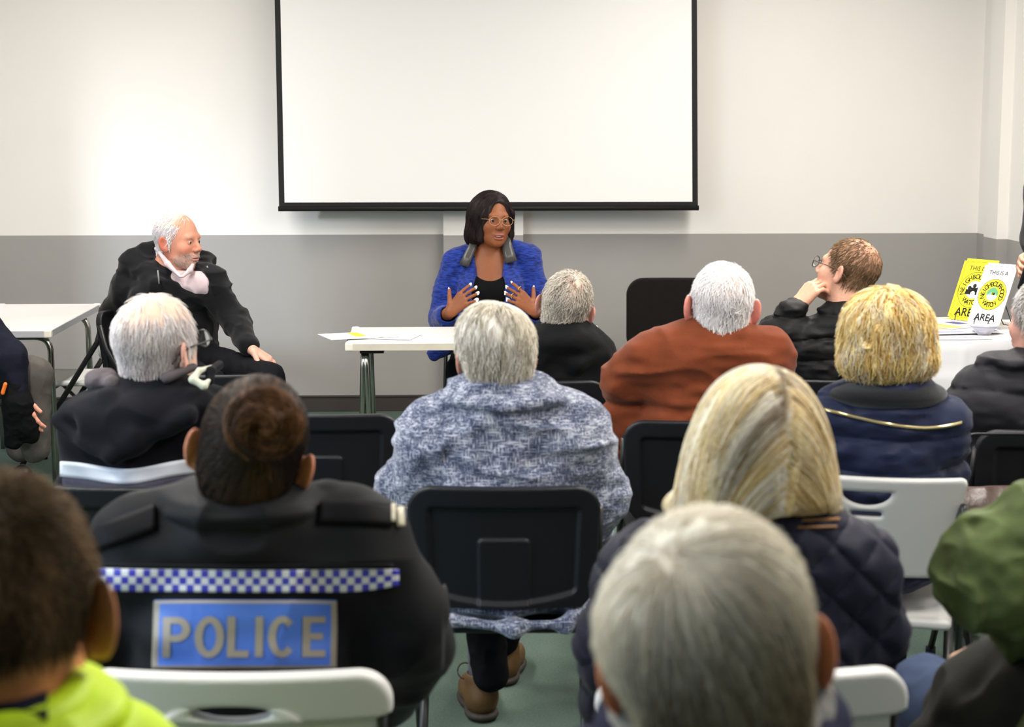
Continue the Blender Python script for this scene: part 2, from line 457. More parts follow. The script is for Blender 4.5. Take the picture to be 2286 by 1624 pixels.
def u_leg(t, x, y0, y1, z, lean=0, name='leg'):
    mb = MB()
    for k in (0, 1):
        dx = lean*(1 if k else -1)
        pts = arc_pts([(x+dx*2.2, y0+.05, .012), (x+dx*.4, y0+.02, z), (x+dx*.4, y1-.02, z), (x+dx*2.2, y1-.05, .012)], .07, 8)
        mb.tube(pts, .0125, 12)
        for yy in (y0+.05, y1-.05): mb.tube([(x+dx*2.2, yy, 0), (x+dx*2.2, yy, .03)], .015, 10)
    return mb.build(name, CHROME, t, smooth=True)
xl = float(G(816, 7.1, .5)[0]); xr = 2*float((p0[0]+p1[0])/2)-xl
for x in (xl, xr): u_leg(TF, x, ty0+.03, ty1-.03, tz-.045, .012 if x == xl else -.012)
for xx, s_ in ((xl, 1), (xr, -1)):
    mb = MB(); mb.box((min(xx-.02*s_, xx+.08*s_), ty0+.05, tz-.05), (max(xx-.02*s_, xx+.08*s_), ty1-.05, tz-.032))
    mb.tube([(xx+.02*s_, ty0+.2, tz-.05), (xx+.16*s_, ty0+.2, tz-.04), (xx+.2*s_, ty0+.22, tz-.036)], .006, 8)
    mb.build('leg_bracket', BLACKMT, TF)
# side table, long edge running away from the camera
q0 = W(112, 739, 7.44); q1 = W(216, 683, 8.5)
TS = table('folding_table', 'white folding table with grey edge near the wall, nothing on top', q0[0]-.5, q0[0], float(q0[1]), float(q1[1])+.05, tz, top, cap, edge2)
for y in (float(q0[1])+.12, float(q1[1])-.12):
    mb = MB()
    for k in (0, 1):
        pts = arc_pts([(q0[0]-.03, y+.04*k, .012), (q0[0]-.03, y+.012*k, tz-.045), (q0[0]-.47, y+.012*k, tz-.045), (q0[0]-.47, y+.04*k, .012)], .07, 8)
        mb.tube(pts, .0125, 12)
    mb.build('leg', CHROME, TS, smooth=True)
mb = MB(); mb.tube([(q0[0]-.3, float(q0[1])+.1, tz-.05), (q0[0]-.28, float(q0[1])+.1, tz-.1), (q0[0]-.24, float(q0[1])+.1, tz-.05)], .004, 8); mb.build('catch', CHROME, TS, smooth=True)
# right-hand display table under a paper cloth
cz = .735
r0 = W(2078, 764, 6.95); ry0 = float(r0[1]); ry1 = ry0+.75; rx0 = float(r0[0])-.02; rx1 = RX-.12
TR_ = thing('folding_table', 'display table hidden under a white paper cloth beside the right wall', 'table', ((rx0+rx1)/2, (ry0+ry1)/2, 0))
mb = MB(); mb.box((rx0+.02, ry0+.02, cz-.035), (rx1-.02, ry1-.02, cz-.004), .004); mb.build('tabletop', top, TR_)
for x in (rx0+.12, rx1-.12):
    mb = MB(); mb.tube(arc_pts([(x, ry0+.08, .0), (x, ry0+.06, cz-.05), (x, ry1-.06, cz-.05), (x, ry1-.08, .0)], .07, 8), .0125, 12); mb.build('leg', CHROME, TR_, smooth=True)
cloth = mat('paper_cloth', srgb(238, 236, 238), .75, .15, bump=.25, bscale=14, bstretch=(1, 1, .4))
CL = None
mb = MB()
def cl(u, v):
    # profile: floor-near hem -> up the front -> over the top -> down the back
    s_ = v*(.62+.75+.3)
    x = rx0+u*(rx1-rx0)
    wob = .006*math.sin(x*23+v*3)+.004*math.sin(x*51)
    fold = .004*(abs(((x-rx0)*3.1) % 1-.5) < .03)
    if s_ < .62: return np.array([x, ry0-.006-fold-wob*(1-s_/.62)-.012*(1-s_/.62)-(.003 if abs(s_-.46) < .02 else 0), cz-.62+s_])
    if s_ < 1.37: return np.array([x, ry0+(s_-.62), cz+.0015])
    return np.array([x, ry1+.006+wob*.5, cz-(s_-1.37)])
mb.grid(cl, 60, 70)
n0 = len(mb.v)
mb.grid(lambda u, v: np.array([rx0-.006-.01*(1-v)+.004*math.sin(u*20), ry0+u*(ry1-ry0), cz-.62+v*.62]), 20, 20)
o = mb.build('tablecloth', cloth, None, smooth=True, origin=(rx0, ry0, cz)); smooth_angle(o, 50)
tag(o, 'white creased paper cloth draped over the display table', 'tablecloth')
# ------------------------------------------------------------------ writing
def text_mesh(body, size, bold=0.0, xs=1.0):
    cu = bpy.data.curves.new('txt', 'FONT'); cu.body = body; cu.size = size; cu.offset = bold; cu.align_x = 'CENTER'; cu.align_y = 'CENTER'
    ob = bpy.data.objects.new('txt', cu); COL.objects.link(ob)
    dg = bpy.context.evaluated_depsgraph_get(); me = bpy.data.meshes.new_from_object(ob.evaluated_get(dg))
    V = [(v.co.x*xs, v.co.y) for v in me.vertices]; F = [tuple(p.vertices) for p in me.polygons]
    bpy.data.objects.remove(ob); bpy.data.meshes.remove(me); bpy.data.curves.remove(cu)
    return V, F
YEL = mat('sign_yellow', srgb(250, 232, 40), .45, .4); SGW = mat('sign_white', srgb(246, 244, 246), .45, .4); INK = mat('ink_black', srgb(30, 30, 26), .6, .2)
BLUE2 = mat('ink_blue', srgb(120, 170, 190), .6); GRN = mat('ink_green', srgb(90, 160, 110), .6)
def sign(name, label, base, wid, hgt, lean, yaw, board, emblem):
    """board standing on a wire easel; base = bottom-left corner region centre; local frame u right, w up the board"""
    u = np.array([math.cos(yaw), math.sin(yaw), 0]); bk = np.array([-math.sin(yaw), math.cos(yaw), 0])
    w = math.cos(lean)*UPV+math.sin(lean)*bk; nrm = np.cross(u, w)      # nrm points to the viewer
    base = np.array(base, float)+UPV*.012
    L = lambda a, b, c=0: base+u*a+w*b+nrm*c
    t = thing(name, label, 'sign', base-UPV*.012)
    mb = MB(); bm = bmesh.new(); bmesh.ops.create_cube(bm, size=1)
    for v in bm.verts: v.co = Vector((v.co.x*wid, (v.co.y+.5)*hgt, v.co.z*.004))
    bmesh.ops.bevel(bm, geom=[e for e in bm.edges if abs((e.verts[0].co-e.verts[1].co).z) > .003], offset=.012, segments=4, affect='EDGES')
    mb.bm(bm, 0, lambda q: L(q[0], q[1], q[2])); mb.build('board', board, t)
    pr = MB()
    # thin printed frame line
    a, b, rr = wid/2-.013, hgt, .016
    ring = []
    for cx, cy, a0 in ((a-rr, b-.013-rr, 0), (-a+rr, b-.013-rr, 90), (-a+rr, .013+rr, 180), (a-rr, .013+rr, 270)):
        for k in range(7):
            th = math.radians(a0+k*15); ring.append((cx+rr*math.cos(th), cy+rr*math.sin(th)))
    V = []; n = len(ring)
    for x, y in ring: V += [L(x, y, .0026), L(x*.984, (y-hgt/2)*.992+hgt/2, .0026)]
    pr.add(V, [(2*i, 2*((i+1) % n), 2*((i+1) % n)+1, 2*i+1) for i in range(n)])
    def put(txt, x, y, size, bold, xs=1, ang=0):
        Vt, Ft = text_mesh(txt, size, bold, xs); ca, sa = math.cos(ang), math.sin(ang)
        pr.add([L(x+ca*a_-sa*b_, y+sa*a_+ca*b_, .0027) for a_, b_ in Vt], Ft)
    put('THIS IS A', 0, hgt*.845, wid*.15, .0003)
    put('AREA', 0, hgt*.125, wid*.27, .001)
    cy = hgt*.5; R0 = wid*.42
    for kx, ch in enumerate('NEIGHBOURHOOD'):
        th = math.radians(205-(kx+.5)*230/13); put(ch, (R0-.022)*math.cos(th), cy+(R0-.022)*math.sin(th), .032, .0006, .9, th-math.pi/2)
    for kx, ch in enumerate('WATCH'):
        th = math.radians(238+kx*16); put(ch, (R0-.022)*math.cos(th), cy+(R0-.022)*math.sin(th), .032, .0006, .9, th+math.pi/2)
    def disc(mbx, r0, r1, c, n=40, mi=0, cx=0, cyy=cy):
        V = []
        for k in range(n):
            th = 2*math.pi*k/n; V += [L(cx+r0*math.cos(th), cyy+r0*math.sin(th), c), L(cx+r1*math.cos(th), cyy+r1*math.sin(th), c)]
        mbx.add(V, [(2*k, 2*((k+1) % n), 2*((k+1) % n)+1, 2*k+1) for k in range(n)], mi)
    em = MB()
    disc(pr, R0+.0015, R0-.0005, .0026)
    def blob(mbx, pts, c, mi): mbx.add([L(x, cy+y, c) for x, y in pts], [tuple(range(len(pts)))], mi)
    k = R0-.042
    if emblem == 'shield':
        disc(em, k, .001, .0026, mi=0); disc(em, k+.0012, k, .0028, mi=1)
        for sx in (-.6, 0, .6):   # three abstract dark figures seen as heads and shoulders
            disc(em, .010, .0005, .0029, 16, 1, sx*k, cy+k*(.18 if sx else .45))
            blob(em, [(sx*k-.02, -k*.55), (sx*k+.02, -k*.55), (sx*k+.016, k*(.0 if sx else .25)), (sx*k-.016, k*(.0 if sx else .25))], .0029, 1)
        disc(em, .013, .0005, .0031, 16, 0, 0, cy-k*.45)
        em.build('emblem', [SGW, INK], t)
    else:
        disc(em, R0, k, .0024, mi=0); disc(em, k, .0005, .0026, mi=4)
        for sx, mi in ((-.3, 2), (.3, 1)):
            blob(em, [(sx*k-.012, -k*.05), (sx*k+.002, -k*.1), (sx*k+.016, k*.5), (sx*k+.002, k*.62), (sx*k-.010, k*.45)], .0029, mi)
        blob(em, [(-.004, -k*.1), (.004, -k*.1), (.008, k*.35), (-.008, k*.35)], .0029, 0)
        for q in range(12):
            x0_, x1_ = -k*1.02+q*k*2.04/12, -k*1.02+(q+1)*k*2.04/12
            y = lambda x: -k*.45+.012*math.cos(x/k*1.4)*2
            blob(em, [(x0_, y(x0_)), (x1_, y(x1_)), (x1_, y(x1_)+.022), (x0_, y(x0_)+.022)], .003, 3)
        em.build('emblem', [YEL, INK, BLUE2, GRN, SGW], t)
    pr.build('lettering', INK, t)
    return t, L, u, bk
def easel(label, L, u, bk, wid, hgt, base, lean):
    t = thing('wire_easel', label, 'easel', base)
    mb = MB(); z0 = float(base[2])+.003
    def fl(p): q = np.array(p, float); q[2] = z0; return q
    for s_ in (-1, 1):
        x = s_*wid*.22
        mb.tube([L(x, .035, .012), L(x, .012, .016), L(x, -.008, .012), L(x, -.008, -.008), L(x, hgt*.55, -.008)], .0022, 8)
    top_ = [L(-wid*.22, hgt*.55, -.008), L(wid*.22, hgt*.55, -.008)]
    mb.tube(top_, .0022, 8); mb.tube([L(-wid*.32, .004, -.008), L(wid*.32, .004, -.008)], .0022, 8)
    mb.build('frame', BLACKMT, t, smooth=True)
    mb = MB(); foot = hgt*.55*math.sin(lean)+.11
    mb.tube([top_[0], fl(base)+bk*foot-u*wid*.14, fl(base)+bk*foot+u*wid*.14, top_[1]], .0022, 8)
    mb.build('leg', BLACKMT, t, smooth=True)
    return t
def ontop(px, py, z):
    d = 7.4
    for _ in range(8):
        p = W(px, py, d); d += (p[2]-z)/ (CAMH-z)*d
    return W(px, py, d)
zt_ = cz+.003
for nm, lab, pxy, wid, hgt, lean, yaw, bd, emb, el in (
    ('watch_sign', 'yellow neighbourhood watch sign leaning on an easel, partly behind the white sign', (2153, 722), .20, .29, .40, -1.0, YEL, 'shield', 'black wire easel holding the tall yellow sign'),
    ('watch_sign', 'white neighbourhood watch sign with yellow ring emblem on an easel', (2193, 734), .168, .29, .42, -.98, SGW, 'ring', 'black wire easel holding the white sign'),
    ('watch_sign', 'yellow sign at the photo edge, mostly hidden by the head of the man in front', (2312, 752), .2, .29, .42, -.98, YEL, 'shield', 'black wire easel holding the yellow sign at the photo edge')):
    base = ontop(pxy[0], pxy[1], zt_)
    t, L, u, bk = sign(nm, lab, base, wid, hgt, lean, yaw, bd, emb)
    easel(el, L, u, bk, wid, hgt, base, lean)
# leaflets
def sheet(name, label, cat, p, w_, h_, ang, z, base_col, marks, group=None, thick=.0015, curl=0):
    ca, sa = math.cos(ang), math.sin(ang)
    L = lambda a, b, c=0: np.array([p[0]+ca*a-sa*b, p[1]+sa*a+ca*b, z+c+curl*((a/w_*2)**2)])
    t = thing(name, label, cat, (p[0], p[1], z), group)
    mb = MB(); mb.grid(lambda u, v: L((u-.5)*w_, (v-.5)*h_, thick), 8, 4, thick=(0, 0, -thick)); mb.build('paper', base_col, t)
    if marks:
        ms = sorted({m[4].name for m in marks}); mb = MB()
        for (x0, y0, x1, y1, m) in marks: mb.grid(lambda u, v: L((x0+u*(x1-x0)-.5)*w_, (y0+v*(y1-y0)-.5)*h_, thick+.0006), 8, 2, ms.index(m.name))
        mb.build('print', [bpy.data.materials[q] for q in ms], t)
    return t
PUR = mat('print_navy', srgb(52, 50, 130), .5); ORG = mat('print_orange', srgb(240, 180, 110), .5); LIL = mat('print_lilac', srgb(160, 160, 215), .5); GRY = mat('print_grey', srgb(170, 168, 180), .6); PAP = mat('paper_white', srgb(236, 235, 236), .6)
def on(px, py, z=zt_): return ontop(px, py, z)
sheet('leaflet', 'stacked booklet with orange and navy cover beside the yellow sign', 'leaflet', on(2112, 730), .24, .3, .5, zt_+.012, PAP, [(.0, .0, .35, 1, ORG), (.55, .3, .8, .6, PUR)], thick=.004)
sheet('leaflet', 'open magazine with lilac and navy artwork at the table front', 'leaflet', on(2138, 742), .34, .2, .15, zt_+.006, PAP, [(.1, .05, .5, .35, LIL), (.62, .1, .95, .3, PUR), (.05, .6, .4, .9, ORG)], thick=.004)
sheet('leaflet', 'grey printed sheet lying nearest the table front edge', 'leaflet', on(2130, 756), .3, .1, .03, zt_+.001, PAP, [(.02, .1, .1, .9, GRY), (.14, .1, .2, .9, GRY), (.26, .1, .4, .9, GRY), (.45, .2, .9, .5, GRY)], thick=.003)
sheet('leaflet', 'orange folded leaflet at the back of the pile', 'leaflet', on(2110, 716), .16, .12, .2, zt_+.004, PAP, [(.1, .2, .9, .8, ORG)], thick=.004)
o = thing('glass_bowl', 'small clear glass bowl below the white sign', 'bowl', on(2196, 748))
b0 = on(2196, 748); mb = MB(); V = []
prof = [(.0, .0), (.025, 0), (.03, .006), (.05, .03), (.062, .04), (.058, .04), (.045, .03), (.024, .01), (0, .008)]
n = 28
for r_, z_ in prof:
    for k in range(n): V.append((b0[0]+r_*math.cos(2*math.pi*k/n), b0[1]+r_*math.sin(2*math.pi*k/n), zt_+z_))
mb.add(V, [(i*n+k, i*n+(k+1) % n, (i+1)*n+(k+1) % n, (i+1)*n+k) for i in range(len(prof)-1) for k in range(n)]); mb.build('bowl_wall', mat('bowl_glass', srgb(215, 215, 225), .1, .5, alpha=.6), o, smooth=True)
# papers on the speaker's table
YM = mat('print_yellow', srgb(240, 235, 40), .6)
def tt(px, py): return ontop(px, py, tz)
a_ = tt(800, 752)
sheet('paper', 'white sheet with a yellow bar hanging over the table corner', 'paper', a_, .3, .21, .35, tz+.005, PAP, [(.42, .3, .58, .95, YM), (.08, .2, .3, .24, GRY)], thick=.001)
sheet('paper', 'plain white sheet lying further in on the speaker table', 'paper', tt(856, 752), .29, .2, -.25, tz+.002, PAP, None, thick=.001)
# ------------------------------------------------------------------ chairs
def smooth01(x, a, b):
    t = np.clip((x-a)/(b-a), 0, 1); return t*t*(3-2*t)
def rbox2(x, z, hx, hz, r):
    qx = np.abs(x)-(hx-r); qz = np.abs(z)-(hz-r)
    return np.hypot(np.maximum(qx, 0), np.maximum(qz, 0))+np.minimum(np.maximum(qx, qz), 0)-r
def back_field(kind):
    F = Field()
    def fn(P):
        x, y, z = P[:, 0], P[:, 1], P[:, 2]
        yb = y-(-.235+(.79-z)*(.20 if kind == 'plain' else .13))-(1.0 if kind == 'plain' else .55)*x*x
        if kind == 'black':
            zc, hz = .640, .15
            sag = .035*np.maximum(0, 1-(x/.2)**2)*smooth01(.665-z, 0, .16)
            d2 = rbox2(x*(1+.22*np.clip(.765-z, 0, 1)), z-zc+sag, .228, hz, .062)
            tb = .008+.012*smooth01(d2, -.058, -.043)
            inner = rbox2(x, z-.565, .062, .10, .012)
            tb = tb+.007*smooth01(-inner, -.002, .006)
            tf = .012
        else:
            zc, hz = .672, .125
            if kind == 'white':
                d2 = rbox2(x*(1+.10*smooth01(.730-z, 0, .012)), z-zc, .243, hz, .055)
                tb = .007+.016*smooth01(z, .712, .726)
                tb = tb+.006*smooth01(-rbox2(x, z-.690, .115, .055, .05), -.004, .004)*(z < .745)
                tf = .012+.006*smooth01(z, .712, .726)
                slot = (np.hypot(x/.062, (z-.739)/np.where(z > .739, .009, .016))-1)*.012
                slot2 = rbox2(x, z-.660, .05, .006, .005)
            else:
                d2 = rbox2(x*(1+1.0*np.clip(.797-z, 0, 1)), z-zc, .235, hz, .022)
                tb = .012+0*x
                tf = .012+.012*smooth01(z, .775, .79)
                slot = np.maximum(np.hypot(x/.058, (z-.763)/.034)-1, (z-.763)/.034)*.03
                slot2 = rbox2(x, z-.708, .036, .006, .005)
            d2 = np.maximum(d2, -np.minimum(slot, slot2))
        rr = .006 if kind == 'black' else .009
        dy = np.maximum(-yb-tb, yb-tf)+rr
        a = d2+rr
        return np.hypot(np.maximum(a, 0), np.maximum(dy, 0))+np.minimum(np.maximum(a, dy), 0)-rr
    F.ops.append((fn, np.array([0, -.2, .7]), .4, 0, 'u')); F.bound(np.array([-.25, -.28, .5]), np.array([.25, -.14, .86])); return F
def fold_chair(kind):
    t = thing('folding_chair', '', 'chair', (0, 0, 0))
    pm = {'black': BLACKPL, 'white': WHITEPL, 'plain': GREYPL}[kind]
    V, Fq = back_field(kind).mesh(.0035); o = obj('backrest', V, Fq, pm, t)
    F = Field(); F.b((0, .01, .437), (.205, .205, .013), .012, k=0); F.b((0, .01, .452), (.17, .17, .006), .005, k=.004, op='s')
    V, Fq = F.mesh(.006); obj('seat', V, Fq, pm, t)
    for s in (-1, 1):
        mb = MB(); mb.tube([(s*.224, -.20, .735), (s*.224, -.17, .63), (s*.224, .215, .03)], .0125, 12, sq=.75); leg = mb.build('leg', BLACKMT, t, smooth=True)
        mb = MB(); mb.tube([(s*.224, .215, .0), (s*.224, .215, .035)], .0155, 12); mb.build('foot_cap', BLACKPL, leg, smooth=True)
        mb = MB(); mb.tube([(s*.198, .16, .425), (s*.198, -.235, .03)], .0115, 12, sq=.75); leg = mb.build('leg', BLACKMT, t, smooth=True)
        mb = MB(); mb.tube([(s*.198, -.235, .0), (s*.198, -.235, .035)], .0145, 12); mb.build('foot_cap', BLACKPL, leg, smooth=True)
    mb = MB(); mb.tube([(-.198, .10, .385), (.198, .10, .385)], .009, 10); mb.build('stretcher', BLACKMT, t, smooth=True)
    return t
PROTO = {}
def place_chair(kind, px, d, yaw, label, group=None, scale=1.0, loc=None):
    """backrest top centre at photo column px, distance d; yaw 0 faces away from the camera"""
    if kind not in PROTO: PROTO[kind] = t = fold_chair(kind)
    else:
        s = PROTO[kind]; t = s.copy(); COL.objects.link(t)
        for ch in s.children:
            c = ch.copy(); COL.objects.link(c); c.parent = t
            for g in ch.children:
                q = g.copy(); COL.objects.link(q); q.parent = c
    a = -YAW+math.radians(yaw)
    if loc is None:
        p = G(px, d, .78); loc = p+.235*np.array([-math.sin(a), math.cos(a), 0])*scale
    t.location = (float(loc[0]), float(loc[1]), 0); t.rotation_euler = (0, 0, a); t.scale = (scale,)*3
    tag(t, label, 'chair', group)
    return t
place_chair('black', 1125, 3.87, 0, 'black plastic folding chair holding the person in the blue tweed coat')
place_chair('black', 290, 3.87, 0, 'black folding chair under the white-haired man with the striped jacket')
place_chair('black', 716, 4.86, 0, 'empty black folding chair between the striped jacket and the tweed coat')
place_chair('black', 1572, 4.75, 0, 'black folding chair holding the man in the rust brown coat')
place_chair('black', 452, 5.63, 0, 'empty black folding chair in the front row before the bearded man')
place_chair('black', 1203, 5.5, 0, 'black folding chair of the grey-haired man in the black hoodie')
place_chair('black', 2370, 4.6, 0, 'black folding chair of the man in the charcoal puffer jacket')
place_chair('black', 1885, 5.52, 0, 'black folding chair under the man resting his chin on his hand')
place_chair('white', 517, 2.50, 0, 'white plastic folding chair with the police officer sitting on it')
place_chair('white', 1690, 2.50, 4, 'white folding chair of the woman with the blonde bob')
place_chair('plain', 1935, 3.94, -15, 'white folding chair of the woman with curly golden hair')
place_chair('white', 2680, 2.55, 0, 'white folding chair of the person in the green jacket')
# white-seated chair tucked by the side table, its back to the right
place_chair('white', 0, 0, 90, 'white-seated folding chair with black frame between side table and bearded man', loc=G(172, 7.93, .0))
# ------------------------------------------------------------------ heads
def head_field(mouth=0.0, face=True, jaw=1.0, nose=1.0, ear=1.0, flare=34):
    H = Field()
    H.e((0, -.012, .030), (.0755, .096, .087), 0)
    H.e((0, .028, -.03), (.062*jaw, .064, .085), .035)
    H.e((0, .038, -.074), (.052*jaw, .046, .042), .03)
    H.e((0, .076, -.100), (.022, .017, .017), .025)
    H.c((0, -.028, -.05), (0, -.036, -.14), .058, .055, .03)
    if face:
        H.c((-.034, .079, .020), (.034, .079, .020), .0115, k=.016)
        for s in (-1, 1):
            H.e((s*.043, .062, -.030), (.021, .022, .022), .022)
            H.e((s*.031, .100, .0), (.0175, .016, .0105), .012, op='s')
            H.e((s*.031, .0775, .0), (.0135, .0125, .0115), .005)
            H.e((s*.031, .0935, .0005), (.0125, .0065, .0042), .002, op='s')
        H.c((0, .089, .010), (0, .110*nose, -.028), .0065, .0115, .013)
        for s in (-1, 1): H.e((s*.0125, .101, -.033), (.0085, .010, .008), .007)
        H.e((0, .086, -.062), (.026, .013, .016), .012)
        H.e((0, .0955, -.0625), (.0235, .0085, .0055), .005)
        H.e((0, .0935, -.0735-mouth*.6), (.0205, .0085, .0068), .005)
        H.e((0, .100, -.068-mouth*.3), (.021, .018, .0012+mouth*.5), .002, op='s')
    for s in (-1, 1):
        R = np.array(Matrix.Rotation(math.radians(flare)*s, 3, 'Z')) @ np.array(Euler((math.radians(12), 0, 0)).to_matrix())
        c = np.array([s*.0745, -.004, -.008])+R @ np.array([s*.008, -.013, 0])*ear
        H.e(c, (.0062, .0195*ear, .033*ear), .012, rot=R)
        H.e(c+R @ np.array([s*.006, .003, .002])*ear, (.005, .011*ear, .020*ear), .005, rot=R, op='s')
        H.e((s*.079, -.002, -.008-.026*ear), (.007, .011, .012), .008)
    return H
HF = head_field(face=False); HFF = head_field(); HFE = head_field(face=False, ear=1.22, flare=40)
def to_world(Pl, C, Mx, sc): return np.asarray(C)+(np.asarray(Pl)*sc) @ np.asarray(Mx).T
def to_local(P, C, Mx, sc): return (np.asarray(P)-C) @ np.asarray(Mx)/sc
def skin_col(L, base, blush=(.62, .25, .2), scalp=None, lips=None, amount=.5):
    """L head-local coords -> colours; scalp=(colour, maskfn)"""
    n = len(L); c = np.tile(np.array(base, f32), (n, 1))
    def mix(m, col):
        c[:] = c*(1-m[:, None])+np.array(col, f32)*m[:, None]
    ear = smooth01(np.abs(L[:, 0]), .078, .09)*(np.abs(L[:, 2]+.01) < .05)
    mix(ear*amount, blush)
    nose = np.exp(-(((L-np.array([0, .112, -.03]))/np.array([.016, .016, .014]))**2).sum(1)); mix(nose*amount*.8, blush)
    for s in (-1, 1):
        ch = np.exp(-(((L-np.array([s*.045, .07, -.03]))/np.array([.02, .025, .018]))**2).sum(1)); mix(ch*amount*.8, blush)
    if lips is not None:
        lp = np.exp(-((L[:, 0]/.022)**4+((L[:, 2]+.069)/.0125)**4))*(L[:, 1] > .08); mix(np.clip(lp*1.3, 0, 1), lips)
    if scalp is not None:
        m = scalp[1](L); mix(np.clip(m, 0, 1), scalp[0])
    return c
def hair_mesh(field, N, mask, flow, seg, nseg, lift, rad, colfn, C, Mx, sc, seed=0, jit=.15, org=(0, -.012, .02), tipfree=0.0, curl=None, root_lift=0.0):
    """strands that leave `field` (head-local) and run along it; returns world verts, faces, colours"""
    rg = np.random.default_rng(seed)
    d = rg.normal(size=(N*3, 3)); d /= np.linalg.norm(d, axis=1, keepdims=True)
    o = np.array(org)
    a = np.full(len(d), .03); b = np.full(len(d), .30)
    for _ in range(18):
        m = (a+b)/2; ins = field.ev(o+d*m[:, None]) < 0
        a = np.where(ins, m, a); b = np.where(ins, b, m)
    P = o+d*a[:, None]
    keep = rg.random(len(P)) < mask(P); P = P[keep][:N]; d = d[keep][:N]; n = len(P)
    root = P.copy(); pts = []; prev = None
    jv = rg.normal(size=(n, 3))*jit
    ln = rg.uniform(.7, 1.15, n)
    lf = rg.uniform(.3, 1.0, n)
    for i in range(nseg):
        t = i/(nseg-1)
        g = field.grad(P.astype(f32))
        D0 = field.ev(P.astype(f32))
        tgt = lift(t)*lf if callable(lift) else lift*lf*t
        k = 1.0 if t < 1-tipfree else .25
        P = P-g*((D0-tgt-root_lift)*k)[:, None]
        pts.append((P.copy(), g))
        v = flow(P, root, t)+jv
        if curl is not None: v = v+curl(P, root, t)
        if t < 1-tipfree: v = v-g*((v*g).sum(1))[:, None]
        v /= np.linalg.norm(v, axis=1, keepdims=True)+1e-9
        if prev is not None: v = .55*v+.45*prev; v /= np.linalg.norm(v, axis=1, keepdims=True)+1e-9
        prev = v
        P = P+v*(seg*ln)[:, None]
    V = np.zeros((n, nseg, 3, 3), f32)
    for i in range(nseg):
        p, g = pts[i]
        q = pts[min(i+1, nseg-1)][0]-pts[max(i-1, 0)][0]; q = q/(np.linalg.norm(q, axis=1, keepdims=True)+1e-9)
        sd = np.cross(q, g); sd /= np.linalg.norm(sd, axis=1, keepdims=True)+1e-9
        r = rad*(1-.75*(i/(nseg-1))**2)
        V[:, i, 0] = p+g*r; V[:, i, 1] = p-.5*r*g+.87*r*sd; V[:, i, 2] = p-.5*r*g-.87*r*sd
    idx = np.arange(n)[:, None, None]*(nseg*3)+np.arange(nseg-1)[None, :, None]*3
    Fq = []
    for k in range(3):
        k2 = (k+1) % 3
        Fq.append(np.stack([idx+k, idx+k2, idx+3+k2, idx+3+k], -1).reshape(-1, 4))
    c = colfn(root, rg)
    cols = np.repeat(c, nseg*3, axis=0)
    return to_world(V.reshape(-1, 3), C, Mx, sc), np.concatenate(Fq), cols
def join(parts):
    Vs, Fs, Cs = [], [], []; n = 0
    for V, Fq, c in parts:
        Vs.append(V); Fs.append(Fq+n); Cs.append(c); n += len(V)
    return np.concatenate(Vs), np.concatenate(Fs), np.concatenate(Cs)
def cap_mesh(field, h, C, Mx, sc, colfn, disp=None, amp=0):
    V, Fq = field.mesh(h, disp, amp)
    c = colfn(V, np.random.default_rng(3), cap=True) if colfn.__code__.co_argcount > 2 else colfn(V, np.random.default_rng(3))
    return to_world(V, C, Mx, sc), Fq, c
def streaks(root, rg, cols, freq=45, soft=.25, seed=3):
    """blend between the listed colours by smooth noise over the scalp plus a per-strand random term"""
    t = np.clip(.5+.9*vnoise(root*np.array([freq, freq, freq*.35]), seed)+rg.normal(size=len(root))*soft, 0, .999)*(len(cols)-1)
    i = t.astype(int); w_ = (t-i)[:, None]; c = np.array(cols, f32)
    return c[i]*(1-w_)+c[np.minimum(i+1, len(cols)-1)]*w_
def flow_from(crown, down=.5, fwd=0.0):
    cw = np.array(crown)
    def fl(P, root, t):
        v = P-cw; v = v/(np.linalg.norm(v, axis=1, keepdims=True)+1e-6)
        return v+np.array([0, fwd, -down])
    return fl
def scalp_mask(front=.075, low=-.055, side=-.0, soft=.02, bald=None):
    """1 where hair grows on the head: above the nape line at the back, above the ears at the sides, behind the brow line"""
    def m(P):
        x, y, z = P[:, 0], P[:, 1], P[:, 2]
        line = low+np.clip((y+.03)/.1, 0, 1)*(side-low+.03)+np.clip((y-.03)/.05, 0, 1)*.05
        a = smooth01(z-line, 0, soft)*smooth01(front-y+(z-.05)*.35, 0, soft)
        ear = (np.abs(x) > .076) & (np.abs(z+.01) < .035) & (y > -.04)
        a = a*(~ear)
        if bald is not None: a = a*bald(P)
        return a
    return m
# ------------------------------------------------------------------ cloth helpers
def folds(a, scale, seed=1, stretch=(1, 1, 1), rot=None):
    st = np.array(stretch, f32)*scale
    def d(P):
        Q = P if rot is None else P @ rot
        n1 = 1-np.abs(vnoise(Q*st, seed)); n2 = vnoise(Q*st*2.3, seed+7)
        return (-(n1**2)*.8+.3+n2*.35)*a
    return d
def quilt_h(a, pitch, z0=0.0, seed=2):
    def d(P):
        ph = (P[:, 2]-z0)/pitch+.12*vnoise(P*6, seed)
        q = np.abs(np.sin(math.pi*ph))
        return -a*(np.sqrt(q)-.6)+a*.35*vnoise(P*np.array([25, 25, 60]), seed+1)
    return d
def quilt_x(a, pitch, ctr, seed=2):
    R_ = np.array([RT, FW, UPV]).T
    def d(P):
        Q = (P-ctr) @ R_
        u = (Q[:, 0]+Q[:, 2])/pitch; v = (Q[:, 0]-Q[:, 2])/pitch
        q = np.minimum(np.abs(np.sin(math.pi*u)), np.abs(np.sin(math.pi*v)))
        return -a*(np.sqrt(q)-.55)+a*.4*vnoise(P*30, seed)
    return d
def plus(*ds): return lambda P: sum(d(P) for d in ds)
SEATED = {'jacket', 'hoodie', 'puffer_jacket', 'police_jacket', 'quilted_jacket', 'puffer_coat', 'hivis_jacket', 'hooded_coat', 'green_jacket', 'navy_jacket', 'blazer'}
